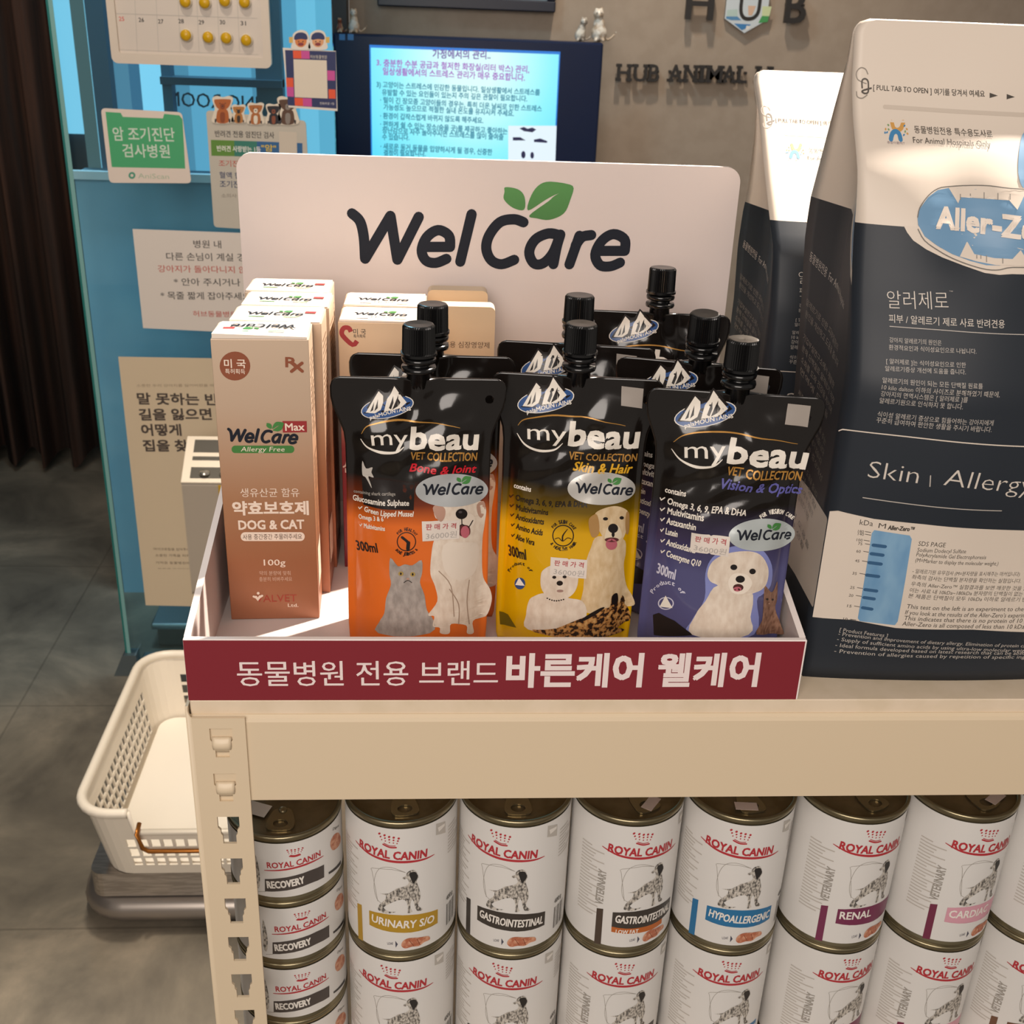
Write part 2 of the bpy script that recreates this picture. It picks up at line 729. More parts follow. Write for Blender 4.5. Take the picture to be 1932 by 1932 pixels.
def glass_material():
    m = bpy.data.materials.new('clear_glass')
    m.use_nodes = True
    nt = m.node_tree
    N, L = nt.nodes, nt.links
    N.remove(N['Principled BSDF'])
    t = N.new('ShaderNodeBsdfTransparent')
    t.inputs[0].default_value = (.78, .93, .95, 1)
    g = N.new('ShaderNodeBsdfGlossy')
    g.inputs['Roughness'].default_value = .03
    g.inputs[0].default_value = (.9, .95, 1, 1)
    fz = N.new('ShaderNodeFresnel')
    fz.inputs[0].default_value = 1.45
    x = N.new('ShaderNodeMixShader')
    L.new(fz.outputs[0], x.inputs[0])
    L.new(t.outputs[0], x.inputs[1])
    L.new(g.outputs[0], x.inputs[2])
    L.new(x.outputs[0], N['Material Output'].inputs[0])
    return m


GX0, GX1 = -.4905, -.031
g = struct(MB().box((GX0, GY, FZ+.012), (GX1, GY+.012, 1.9), glass_material()), 'wall_glass')
e = MB().box((GX0-.004, GY-.0005, FZ+.012), (GX0, GY+.0125, 1.9), M('1c7470', .15, 0, 0, .8))
e.box((GX0, GY-.0012, FZ+.012), (GX0+.007, GY-.0002, 1.9), M('7fb0ae', .2))
e.build('glass_edge', g)
cl = MB().box((GX0+.02, GY-.035, FZ), (GX1, GY+.05, FZ+.022), M('8f9698', .3, .9))
cl.prism([[(GX0-.03, FZ), (GX0+.02, FZ), (GX0+.02, FZ+.05), (GX0-.008, FZ+.05)]], lambda x, z, d: (x, GY-.012+d, z), .03, M('7d8a90', .3, .8))
t = thing('floor_clamp', 'steel clamp holding the foot of the glass partition', 'bracket', (GX0, GY, FZ))
o = cl.build('clamp_body', t, bevel=.003)
o.matrix_parent_inverse = Matrix.Translation((-GX0, -GY, -FZ))

# low steel platform behind the glass
t = thing('steel_platform', 'low brushed steel platform on the floor behind the glass', 'platform', (-.30, 1.66, FZ))
MB().box((-.165, -.06, .045), (.165, .07, .06), M('9aa6ab', .28, .9)).build('platform_top', t, bevel=.004)
MB().box((-.155, -.05, 0), (.155, .06, .045), M('6c6a66', .4, .5)).build('platform_body', t, bevel=.003)

# curtain at the far left
cm = noisy('curtain_cloth', [(.4, '3a2a22'), (.62, '523628')], 40, 4, .9, (1, 1, .06))
cx0, cx1 = -1.32, float(onplane((188, 800), 1, 2.6)[0])
cv, cf = [], []
nx, nz = 120, 2
for i in range(nx+1):
    s = i/nx
    x = cx0+(cx1-cx0)*s
    y = 2.60+.035*math.sin(s*2*math.pi*5.5)+.010*math.sin(s*2*math.pi*13)
    for j in range(nz+1):
        z0 = FZ+.035+.02*math.sin(s*2*math.pi*5.5+.6)
        cv.append((x, y, z0+(1.9-z0)*j/nz))
for i in range(nx):
    for j in range(nz):
        k = i*(nz+1)+j
        cf.append((k, k+nz+1, k+nz+2, k+1))
cmb = MB()
cmb.add(cv, cf, cm, True)
c = cmb.build('curtain', None, fix=False)
md = c.modifiers.new('thick', 'SOLIDIFY')
md.thickness = .004
tag(c, 'dark brown pleated curtain hanging to the floor at the far left', 'curtain')
t = thing('low_cabinet', 'black cabinet edge standing in front of the curtain', 'cabinet', (-1.22, 2.3, FZ))
MB().box((-.2, -.2, 0), (.11, .2, .42), M('15161a', .35)).build('cabinet_body', t, bevel=.004)
MB().box((-.19, -.206, .02), (.10, -.2, .40), M('1c1d22', .3)).build('cabinet_door', t, bevel=.002)

# ================================================================= TELEVISION AND WALL
TY = 2.3
tl, tr_ = onplane((628, 60), 1, TY), onplane((1139, 83), 1, TY)
zt = (tl[2]+tr_[2])/2
tx0, tx1 = tl[0], tr_[0]
tv = thing('television', 'flat television in a dark navy frame showing a pale blue text slide', 'television', ((tx0+tx1)/2, TY, zt))
hw = (tx1-tx0)/2
MB().box((-hw, 0, -.40), (hw, .045, 0), M('14213f', .3, 0, 0, .3)).build('housing', tv, bevel=.005)
MB().box((-.12, .045, -.30), (.12, .152, -.08), M('16181c', .5)).build('wall_bracket', tv)
scr = plane((0, TY-.0012, 0), (1, 0, 0), (0, 0, 1), (.2, .15))
a = Art(scr)
p = [a.p((695, 83)), a.p((1058, 99)), a.p((1046, 305)), a.p((702, 302))]
sx0, sx1 = (p[0][0]+p[3][0])/2, (p[1][0]+p[2][0])/2
sz1 = (p[0][1]+p[1][1])/2
sz0 = sz1-.36
SCRM = M('9ff4ff', .3, 0, 1.05, key='slide')
nt, N, L, b = nodes_of(SCRM)
tc = N.new('ShaderNodeTexCoord')
mp = N.new('ShaderNodeMapping')
mp.inputs['Location'].default_value = (-.02, 0, .16)
mp.inputs['Scale'].default_value = (3.4, 1, 3.0)
gr = N.new('ShaderNodeTexGradient')
gr.gradient_type = 'SPHERICAL'
r = ramp(nt, [(0., '5fdcf8'), (.35, '8df0fb'), (.8, 'd8fffb')])
L.new(tc.outputs['Object'], mp.inputs[0])
L.new(mp.outputs[0], gr.inputs[0])
L.new(gr.outputs[1], r.inputs[0])
L.new(r.outputs[0], b.inputs['Emission Color'])
a.poly([(sx0, sz0), (sx1, sz0), (sx1, sz1), (sx0, sz1)], SCRM, 1, raw=True)
bl = M('1f7fe0', .3, 0, .9)
for q in (((sx0, sz1-.006), (sx1, sz1)), ((sx0, sz0), (sx0+.003, sz1)), ((sx1-.003, sz0), (sx1, sz1))):
    a.poly([q[0], (q[1][0], q[0][1]), q[1], (q[0][0], q[1][1])], bl, 2, raw=True)
pu, tq, nv = M('a866c8', .3, 0, .95), M('2f8aa8', .3, 0, .9), M('7a60b0', .3, 0, .9)
zz = lambda x, y: (640+x/4.39, 80+y/4.39)
for s, x0, y0, x1, y1, h, m in (
        ('가정에서의 관리..', 775, 132, 1252, 140, 76, nv),
        ('3.', 310, 188, 345, 190, 44, pu),
        ('충분한 수분 공급과 철저한 화장실(리터 박스) 관리,', 368, 200, 1572, 255, 62, pu),
        ('일상생활에서의 스트레스 관리가 매우 중요합니다.', 362, 268, 1536, 322, 62, pu),
        ('3) 고양이는 스트레스에 민감한 동물입니다. 일상생활에서 스트레스를', 310, 372, 1660, 440, 52, tq),
        ('유발할 수 있는 요인들이 있는지 주의 깊은 관찰이 필요합니다.', 355, 438, 1555, 492, 52, tq),
        ('· 털이 긴 장모종 고양이들의 경우는, 특히 더운 날씨로 인한 스트레스', 340, 500, 1675, 575, 52, tq),
        ('가능성도 높으므로 적절한 실내 온도를 유지시켜 주세요.', 368, 560, 1445, 614, 52, tq),
        ('· 환경이 갑작스럽게 바뀌지 않도록 해주세요.', 340, 632, 1192, 672, 52, tq),
        ('· 편하게 쉴 수 있는 장소(숨을 곳)를 제공하고 좋아하는', 340, 700, 1392, 762, 52, tq),
        ('장난감으로 자주 놀아주시면 스트레스를 많이 줄여줄', 358, 752, 1358, 810, 52, tq),
        ('수 있습니다.', 358, 808, 580, 812, 52, tq),
        ('· 새로운 동거 동물을 입양하시게 될 경우, 신중한', 342, 884, 1265, 935, 52, tq),
        ('결정이 필요합니다.', 370, 940, 715, 945, 52, tq)):
    a.text(s, zz(x0, y0), zz(x1, y1), h/4.39, m, layer=3, bold=.03)
wt, dk = M('e6f6ff', .3, 0, 1.0), M('2a2b5c', .3, 0, .6)
a.poly([zz(1400, 690), zz(1800, 690), zz(1790, 985), zz(1400, 980)], wt, 2)
for poly in ([(1492, 712), (1530, 700), (1560, 715), (1600, 705), (1632, 722), (1600, 745), (1530, 735)], [(1438, 785), (1500, 785), (1545, 812), (1438, 812)],
             [(1612, 805), (1665, 795), (1725, 818), (1720, 832), (1614, 825)], [(1438, 975), (1690, 982), (1690, 988), (1438, 982)]):
    a.poly([zz(*q) for q in poly], dk, 3)
a.ell(zz(1525, 930), 4, 7, dk, 3)
a.ell(zz(1598, 935), 3.4, 6.4, dk, 3)
a.build('screen', tv, tv)
b2 = Art(plane((0, TY-.0004, 0), (1, 0, 0), (0, 0, 1), (0, .25)))
for px in (645, 661):
    b2.poly([(px-5, 64), (px+6, 64.5), (px+6, 76), (px-5, 75.5)], M('3d7fb8', .4), 2)
b2.build('energy_sticker', tv, tv)


# small cat figurines on top of the television
def figurine(px, hpx, label, cols, lean=0., lying=False, dx=0.):
    base = onplane(px, 1, TY+.02)
    sc = hpx/ (F_PX/np.linalg.norm(base-CAM))
    root = thing('cat_figurine', label, 'figurine', (base[0]+dx, TY+.02, zt+.0004), 0, 'cat figurines on top of the television')
    m = noisy('glaze_'+cols[0]+cols[1], [(.42, cols[0]), (.58, cols[1])], 60, 2, .25)
    mb = MB()

    def ball(c, r, s=(1, 1, 1), n=14):
        v, f = [], []
        for i in range(n+1):
            th = math.pi*i/n
            for j in range(n):
                ph = 2*math.pi*j/n
                v.append((c[0]+r*s[0]*math.sin(th)*math.cos(ph), c[1]+r*s[1]*math.sin(th)*math.sin(ph), c[2]+r*s[2]*math.cos(th)))
        for i in range(n):
            for j in range(n):
                f.append((i*n+j, (i+1)*n+j, (i+1)*n+(j+1) % n, i*n+(j+1) % n))
        mb.add([(x*sc, y*sc, z*sc) for x, y, z in v], f, m, True)
    ball((0, .02, .26), .25, (1, 1, 1.05))
    ball((lean*.4, 0, .5), .18, (1, .95, 1.3))
    ball((lean, -.03, .80), .165, (1, 1, .95))
    for sx in (-1, 1):
        ball((lean+sx*.10, -.02, .95), .06, (.7, .6, 1.3), 8)
        ball((sx*.12, -.17, .06), .07, (1, 1.3, .8), 8)
        ball((sx*.08+lean*.3, -.14, .30), .06, (.9, .9, 3.6), 8)
    ball((lean, -.18, .77), .07, (1, .8, .8), 8)
    for k in range(7):
        ball((.24+.05*k, .08, .07+.012*k*k*.5), .055-.003*k, (1, 1, 1), 8)
    ob = mb.build('figurine_body', root, weld=True)
    rm = ob.modifiers.new('join', 'REMESH')
    rm.mode = 'VOXEL'
    rm.voxel_size = .045*sc
    rm.use_smooth_shade = True
    ey = MB()
    for sx in (-1, 1):
        ey.lathe([(0, .02*sc), (.022*sc, .01*sc), (.022*sc, -.01*sc), (0, -.02*sc)], M('1b1512', .3), 8, ((lean+sx*.065)*sc, -.178*sc, .83*sc))
    ey.build('eyes', root)
    return root


figurine((638, 57), 24, 'tiny brown and white cat figurine at the left end of the television top', ('8a4a32', 'd8c0a0'), dx=.004)
figurine((668, 57), 40, 'white cat figurine with tan markings beside the tiny brown one', ('d8d0c4', 'c8a888'))
figurine((1094, 77), 40, 'grey cat figurine leaning towards the tall cat on the television', ('cfc8bc', '8f8376'), lean=.14)
figurine((1129, 82), 56, 'tall white cat figurine with a raised tail at the right end of the television', ('ddd6ca', 'b8a48e'), lean=-.05)

# frame above the television
WY = 2.45
f0, f1 = onplane((712, 14), 1, WY-.03), onplane((1048, 21), 1, WY-.03)
t = thing('picture_frame', 'dark framed panel hanging above the television', 'picture', ((f0[0]+f1[0])/2, WY, (f0[2]+f1[2])/2))
hw = (f1[0]-f0[0])/2
ob = MB()
ob.box((-hw, -.03, 0), (hw, -.0005, .025), M('181c2c', .35)).box((-hw, -.03, .025), (-hw+.02, -.0005, .33), M('181c2c', .35)).box((hw-.02, -.03, .025), (hw, -.0005, .33), M('181c2c', .35)).box((-hw, -.03, .33), (hw, -.0005, .355), M('181c2c', .35))
ob.build('frame', t, bevel=.003)
MB().box((-hw+.02, -.02, .025), (hw-.02, -.001, .33), M('6a7a86', .3)).build('picture_panel', t)

# raised lettering on the wall
LM = M('2b2725', .45)


def letters3d(root, items, depth, gap, slab=0.):
    """items: (char, px left-bottom, px right-bottom, cap height px)"""
    sf = plane((0, WY-gap, 0), (1, 0, 0), (0, 0, 1), (.7, .3))
    hl = Art(sf)
    for ch, p0, p1, h in items:
        v, f = glyphs(ch, .012, 0, 3)
        a_, b_, c_ = (np.array(hl.p(q)) for q in (p0, p1, (p0[0], p0[1]-h)))
        x0, x1 = v[:, 0].min(), v[:, 0].max()
        hh = c_[1]-a_[1]
        w = b_[0]-a_[0]
        pts = [(a_[0]+(x-x0)/(x1-x0)*w, a_[1]+y/.69*hh) for x, y in v]
        inv = np.linalg.inv(to_world(root))
        mb = MB()
        n = len(pts)
        P = [(x, WY-gap-depth, z) for x, z in pts]+[(x, WY-gap, z) for x, z in pts]
        ed = {}
        for q in f:
            for i in range(3):
                k = (q[i], q[(i+1) % 3])
                if (k[1], k[0]) in ed:
                    del ed[(k[1], k[0])]
                else:
                    ed[k] = 1
        F = [q for q in f]+[tuple(i+n for i in reversed(q)) for q in f]+[(i, j, n+j, n+i) for i, j in ed]
        P = [tuple(np.array(q)@inv[:3, :3].T+inv[:3, 3]) for q in P]
        mb.add(P, F, LM)
        if slab:
            for zb in (a_[1], a_[1]+hh-slab*.8):
                if ch in 'HNIMU' and not (ch == 'U' and zb == a_[1]):
                    xsl = [(a_[0]-.10*w, a_[0]+.30*w), (b_[0]-.30*w, b_[0]+.10*w)] if ch != 'I' else [(a_[0]-.3*w, b_[0]+.3*w)]
                elif ch == 'A':
                    xsl = [(a_[0]-.1*w, a_[0]+.34*w), (b_[0]-.34*w, b_[0]+.1*w)] if zb == a_[1] else []
                elif ch in 'LB':
                    xsl = [(a_[0]-.12*w, a_[0]+.45*w)]
                else:
                    xsl = []
                for xa, xb in xsl:
                    q0 = np.array((xa, WY-gap-depth-.001, zb))@inv[:3, :3].T+inv[:3, 3]
                    q1 = np.array((xb, WY-gap+.001, zb+slab*.8))@inv[:3, :3].T+inv[:3, 3]
                    mb.box(tuple(q0), tuple(q1), LM)
            # stand-off pins
        mid = np.array(((a_[0]+b_[0])/2, 0, a_[1]+hh*.5))
        for sx in (.12, .88):
            q0 = np.array((a_[0]+w*sx-.003, WY-gap-.002, a_[1]+hh*.5))@inv[:3, :3].T+inv[:3, 3]
            q1 = np.array((a_[0]+w*sx+.003, WY, a_[1]+hh*.5+.006))@inv[:3, :3].T+inv[:3, 3]
            mb.box(tuple(q0), tuple(q1), LM)
        mb.build('letter', root, fix=True)


q = onplane((1400, 60), 1, WY)
t = thing('wall_lettering', 'large dark letters either side of the hexagon plaque on the wall', 'sign', tuple(q))
letters3d(t, [('H', (1291, 35), (1343, 37), 60), ('B', (1477, 42), (1516, 43), 62)], .012, .014)
q = onplane((1300, 150), 1, WY)
t = thing('wall_lettering', 'row of small dark serif letters below the hexagon plaque', 'sign', tuple(q))
row, pos = 'HUB ANIMAL H', [(1163, 1188), (1194, 1219), (1222, 1242), None, (1260, 1285), (1289, 1313), (1318, 1325), (1331, 1360), (1362, 1385), (1389, 1407), None, (1424, 1452)]
letters3d(t, [(c_, (pq[0], 152+(pq[0]-1163)*.016), (pq[1], 152+(pq[0]-1163)*.016), 32) for c_, pq in zip(row, pos) if pq], .010, .010, slab=.0085)

# hexagon plaque
q = onplane((1402, 62), 1, WY)
t = thing('hexagon_plaque', 'hexagonal picture plaque in blue and green carrying a dark letter', 'plaque', (q[0], WY, q[2]))
R_ = .062
hx = [(R_*math.sin(math.radians(60*i))*.98, R_+.0-R_*math.cos(math.radians(60*i))) for i in range(6)]
mb = MB()
mb.prism([hx], lambda x, z, d: (x, -.012+d, z), .0115, M('cfd6da', .3), M('8a9094', .3, .6))
mb.build('plaque_plate', t)
a = Art(plane((q[0], WY-.0122, q[2]), (1, 0, 0), (0, 0, 1)), px=False)
hz = lambda x, y: ((x-820)/300*R_*.86, (430-y)/430*R_*1.0)
PA = [('5a8db8', [(540, 180), (700, 175), (760, 230), (620, 235), (545, 215)]), ('3f7fb8', [(660, 285), (900, 290), (850, 350), (780, 385)]),
      ('4a9a58', [(1040, 150), (1140, 150), (1130, 240), (1000, 265)]), ('cfd9a8', [(1030, 0), (1160, 0), (1145, 150), (1040, 150)]),
      ('b9cdc6', [(545, 80), (690, 60), (700, 175), (545, 178)]), ('d9b49a', [(830, 0), (940, 0), (900, 150), (850, 150)]), ('e8e2da', [(840, 310), (895, 320), (880, 370), (830, 380)])]
for c_, pp in PA:
    a.poly([hz(*k) for k in pp], M(c_, .4), 1)
a.line([hz(735, -250), hz(735, 60), hz(780, 180), hz(860, 205), hz(940, 170), hz(985, 60), hz(985, -250)], .0085, LM, 3, curve=5)
a.build('plaque_print', t, t)


# ================================================================= NOTICES ON THE GLASS
def gpt(px, y=GY-.004):
    q = onplane(px, 1, y)
    return (float(q[0]), float(q[2]))


def sheet(name, label, cat, px_outline, thick=.003, col='d9cdbf', r=0., rim=None, gap=.0008, raw=None, rough=.55):
    """board or paper on the glass; returns root and an Art layer on its face"""
    yb = GY-.0012-gap
    yf = yb-thick
    pts = raw or [gpt(p, yf) for p in px_outline]
    cx, cz = sum(p[0] for p in pts)/len(pts), min(p[1] for p in pts)
    root = thing(name, label, cat, (cx, yb, cz))
    mb = MB()
    mb.prism([[(x-cx, z-cz) for x, z in pts]], lambda x, z, d: (x, -thick+d, z), thick, M(col, rough), M(rim or col, rough))
    mb.build('panel' if thick > .001 else 'paper', root)
    return root, Art(plane((0, yf, 0), (1, 0, 0), (0, 0, 1), (-.25, 0)))


def quad_round(a, b, c, d, r, n=5):
    """rounded quad from 4 (x,z) corners bl br tr tl"""
    P = [np.array(p) for p in (a, b, c, d)]
    out = []
    for i in range(4):
        p, q, s = P[i], P[i-1], P[(i+1) % 4]
        u, v = (q-p)/np.linalg.norm(q-p)*r, (s-p)/np.linalg.norm(s-p)*r
        for k in range(n+1):
            t = k/n
            out.append(tuple((1-t)**2*(p+u)+2*t*(1-t)*p+t*t*(p+v)))
    return out


BLK, NAVY, RED = M('2b2a2c', .6), M('33426b', .6), M('c65a4e', .6)
GREY = M('8f867c', .6)

# whiteboard calendar
yb = GY-.014
W0, W1, WZ0 = gpt((216, 114), yb)[0]-.004, gpt((510, 122), yb)[0]+.002, gpt((360, 124), yb)[1]
wb = thing('whiteboard_calendar', 'white magnetic calendar board hung at the top of the glass', 'whiteboard', ((W0+W1)/2, GY-.0014, WZ0))
hw = (W1-W0)/2
mb = MB()
mb.prism([rrect(-hw, 0, hw, .36, .010), [(x, z) for x, z in rrect(-hw+.013, .016, hw-.013, .347, .003)]], lambda x, z, d: (x, -.014+d, z), .0135, M('d6c9ba', .4))
mb.build('frame', wb, bevel=.002)
MB().box((-hw+.012, -.008, .015), (hw-.012, -.002, .348), M('d3c8bd', .3)).build('writing_surface', wb)
a = Art(plane((0, GY-.0014-.0082, 0), (1, 0, 0), (0, 0, 1), (-.25, .3)))
gl = M('b9b4ac', .5)
bx = lambda x, y: (180+x/4.025, y/4.025)
for (x, y), (x2, y2) in (((150, 102), (1230, 140)), ((150, 376), (1240, 415))):
    a.line([bx(x, y), bx(x2, y2)], .0007, gl, 1, cap=False)
for x in (300, 462, 628, 770, 925, 1078):
    a.line([bx(x-10, -200), bx(x+18, 395)], .0007, gl, 1, cap=False)
for s, x, y, m in (('25', 180, 158, M('d8564e', .5)), ('26', 330, 166, BLK), ('27', 478, 178, BLK), ('28', 632, 176, BLK), ('29', 786, 184, BLK), ('30', 946, 184, BLK), ('31', 1104, 192, BLK)):
    a.text(s, bx(x, y), bx(x+40, y+1), 8, m, layer=1, bold=.01)
a.build('calendar_print', wb, wb)
YEL = M('d2a410', .3)


def magnet(px, label):
    q = onplane(px, 1, GY-.012)
    root = thing('magnet', label, 'magnet', (q[0], GY-.0096, q[2]), group='yellow magnets on the calendar board', rot=(math.pi/2, 0, 0))
    MB().lathe([(0, .0006), (.0098, .0006), (.0104, .002), (.0100, .006), (0, .006)], M('e3d9c6', .1, 0, 0, .7), 24).build('clear_rim', root)
    MB().lathe([(0, .0062), (.0088, .0062), (.0086, .0085), (.006, .0105), (0, .0112)], YEL, 24).build('dome', root)


names = ['leftmost', 'second from left', 'third from left', 'rightmost']
for i, px in enumerate(((690, 266), (858, 282), (996, 288), (1148, 305))):
    magnet(bx(*px), 'yellow round magnet, %s of the whole lower row on the calendar' % names[i])
for i, px in enumerate(((685, 12), (832, 20), (984, 6), (1135, 16))):
    magnet(bx(*px), 'yellow round magnet, %s of the upper row cut by the top edge' % names[i])

# green hospital sticker
P4 = [gpt(p) for p in ((206, 345), (361, 346), (343, 212), (190, 204))]
z4 = lambda x, y: (180+x/4.2, 180+y/4.2)
root, a = sheet('green_sticker', 'white and green rounded sticker with pale lettering on the glass', 'sticker', None, .0012, 'e4d5c9', raw=quad_round(*P4, .008))
a.poly([z4(*k) for k in ((80, 130), (200, 138), (218, 170), (535, 182), (545, 146), (665, 158), (690, 190), (712, 580), (130, 568))], M('46a871', .5), 1)
CR = M('cfe0cf', .5)
a.text('암 조기진단', z4(145, 358), z4(632, 366), 26, CR, bold=.015)
a.text('검사병원', z4(222, 488), z4(592, 496), 25, CR, bold=.015)
a.text('AniScan', z4(340, 655), z4(585, 662), 9, M('b9c3ac', .5), bold=.01)
a.ell(z4(290, 634), 6.5, 6.5, M('4f9a80', .5), 2, hole=.45)
a.build('sticker_print', root, root)

# dog sign with five dog cut-outs along its top
D4 = [gpt(p) for p in ((404, 428), (588, 440), (577, 228), (389, 208))]
root, a = sheet('dog_sign', 'pale grey sign topped by five small dog cutouts on the glass', 'sign', None, .004, 'c4bdb0', raw=quad_round(*D4, .007), rim='e0d6c6')
a.poly([z4(*k) for k in ((915, 352), (1100, 358), (1102, 482), (920, 478))], M('5d8a32', .5), 1)
a.poly([z4(*k) for k in ((1100, 358), (1280, 364), (1282, 488), (1102, 482))], M('2f7a6a', .5), 1)
a.poly([z4(*k) for k in ((1280, 364), (1640, 378), (1642, 500), (1282, 488))], M('245f94', .5), 1)
a.text('반려견 전용 암진단 검사', z4(950, 328), z4(1418, 342), 12.5, BLK, bold=.012)
a.text('반려견 사랑받는 1등', z4(965, 442), z4(1310, 452), 11, WHITE, bold=.015)
a.text('"암"', z4(1318, 442), z4(1432, 446), 13, M('e0c030', .5), bold=.02)
a.text('조기진단', z4(980, 562), z4(1190, 568), 12, RED, bold=.01)
a.text('혈액 한방울로', z4(985, 655), z4(1310, 666), 12, NAVY, bold=.012)
a.text('조기진단 가능', z4(988, 728), z4(1318, 740), 13, NAVY, bold=.012)
a.text('소의사', z4(1000, 810), z4(1120, 812), 8, GREY)
a.poly([z4(*k) for k in ((1455, 285), (1595, 292), (1600, 520), (1458, 512))], M('d0c4b4', .5), 2)
a.build('sign_print', root, root)
DOGS = [((1008, 215), 1.25, 'b4622e', '8c4420'), ((1135, 215), .85, 'b87a3c', '3a2a20'), ((1270, 225), 1.0, 'b06a36', 'e6dccb'), ((1412, 225), .95, '23232b', '8a4a32'), ((1525, 225), 1.3, '5c4030', '8a8078')]
for (cx, cy), k, c1, c2 in DOGS:
    yf = GY-.008
    gp = lambda x, y: gpt(z4(cx+x*k, cy+y*k), yf)
    out = smooth([gp(*q) for q in ((-62, 0), (-58, -60), (-50, -90), (-66, -150), (-40, -168), (0, -160), (40, -168), (66, -150), (50, -90), (58, -60), (62, 0))], 4)
    o0 = root.location
    mb = MB()
    mb.prism([out], lambda x, z, d: (x-o0[0], yf+d-o0[1], z-o0[2]), .0028, M('e4d8c6', .5))
    ct = mb.build('dog_cutout', root)
    b = Art(plane((0, yf, 0), (1, 0, 0), (0, 0, 1), (-.2, .15)))
    q = lambda *pp: [z4(cx+x*k, cy+y*k) for x, y in pp]
    fur = M(c1, .6)
    b.poly(q((-34, 0), (-38, -50), (-24, -84), (24, -84), (38, -50), (34, 0)), fur, 1, curve=3)
    b.poly(q((-36, -95), (-54, -140), (-30, -148), (30, -148), (54, -140), (36, -95), (0, -78)), fur, 2, curve=3)
    b.poly(q((-14, -92), (-12, -118), (12, -118), (14, -92), (0, -84)), M(c2, .6), 3, curve=3)
    b.poly(q((-12, -4), (-14, -60), (14, -60), (12, -4)), M(c2, .6), 3, curve=3)
    for sx in (-1, 1):
        b.ell(z4(cx+sx*17*k, cy-122*k), 1.0, 1.0, BLK, 4)
        b.poly(q((sx*40, 0), (sx*38, -26), (sx*50, -22), (sx*50, 0)), M('2c2a30', .5), 3)
    b.ell(z4(cx, cy-104*k), 1.5, 1.1, BLK, 4)
    ob = b.build('dog_print', root, root)
    ob.parent = ct

# notice paper
root, a = sheet('paper_notice', 'white paper notice with black and red lines below the dog sign', 'notice', ((270, 619), (700, 640), (690, 448), (250, 432)), .0005, 'e2d8cf')
dk = M('4a4644', .6)
for s, x0, y0, x1, y1, h, m in (('병원 내', 780, 1208, 998, 1212, 62, dk), ('다른 손님이 계실 경우', 565, 1306, 1260, 1316, 62, dk), ('강아지가 돌아다니지 않도록', 498, 1400, 1330, 1412, 56, RED),
                                ('* 안아 주시거나', 625, 1506, 1150, 1512, 60, dk), ('* 목줄 짧게 잡아주세요', 520, 1614, 1230, 1622, 60, dk), ('허브동물병원', 775, 1752, 1120, 1758, 46, RED)):
    a.text(s, z4(x0, y0), z4(x1, y1), h/4.2, m, bold=.008)
a.build('notice_print', root, root)

# lost pet poster
root, a = sheet('cream_poster', 'cream poster with four dark lines of writing low on the glass', 'poster', ((275, 1142), (640, 1150), (620, 680), (223, 673)), .0006, 'dcc8aa')
zq = lambda x, y: (230+x/8.05, 660+y/8.05)
a.text('소중한 우리 강아지를 잃어버렸을 때', zq(225, 565), zq(1400, 560), 5.5, M('a8957c', .6))
db = M('4e423c', .6)
for s, x0, y0, x1, y1 in (('말 못하는 반려동물', 245, 826, 2130, 850), ('길을 잃으면', 275, 1070, 1365, 1062), ('어떻게', 308, 1302, 905, 1302), ('집을 찾을까?', 335, 1540, 1500, 1542)):
    a.text(s, zq(x0, y0), zq(x1, y1), 21.5, db, bold=.035)
for i, (x0, x1, y, h) in enumerate(((290, 365, 1038, 5), (293, 366, 1050, 5), (294, 366, 1064, 5), (297, 368, 1077, 5), (298, 370, 1103, 3), (318, 362, 1127, 6))):
    a.text(['마이크로칩을 심어주세요', '소중한 가족을 지켜요', '가까운 동물병원에서', '등록을 도와드려요', '농림축산식품부', '동물등록제'][i], (x0, y), (x1, y+1), h, M('7d6d5c', .6))
a.build('poster_print', root, root)

# colour-block table sign with two cheering heads (its square code is left blank)
Q4 = [gpt(p) for p in ((545, 202), (637, 209), (634, 96), (534, 90))]
root, a = sheet('colour_block_sign', 'navy, pink and orange block sign with two cartoon heads on top', 'sign', None, .004, 'e6ddd2', raw=list(Q4), gap=.004)
zs = lambda x, y: (180+x/4.025, y/4.025)
NV, PK, OR = M('1f2a5e', .5), M('cc4a98', .5), M('e8542a', .5)
a.poly([zs(*k) for k in ((1440, 380), (1825, 392), (1832, 825), (1462, 800))], NV, 1)
for m, pp in ((OR, ((1500, 383), (1562, 385), (1565, 445), (1503, 443))), (PK, ((1562, 385), (1625, 387), (1628, 447), (1565, 445))), (OR, ((1448, 590), (1502, 592), (1505, 662), (1452, 660))), (PK, ((1452, 660), (1505, 662), (1508, 735), (1456, 732))),
              (PK, ((1760, 535), (1818, 538), (1820, 612), (1763, 610))), (OR, ((1770, 678), (1822, 680), (1825, 750), (1772, 748))), (OR, ((1512, 742), (1575, 745), (1578, 805), (1515, 802))), (PK, ((1575, 745), (1642, 748), (1644, 810), (1578, 805)))):
    a.poly([zs(*k) for k in pp], m, 2)
a.poly([zs(*k) for k in ((1504, 450), (1756, 458), (1764, 748), (1514, 738))], M('e2d6c4', .5), 2)
a.text('허브동물병원', zs(1632, 445), zs(1758, 448), 7, M('d8cfc0', .5), layer=3)
a.text('전화주문 1등', zs(1705, 795), zs(1815, 798), 5, M('e0dcd8', .5), layer=3)
a.build('sign_print', root, root)
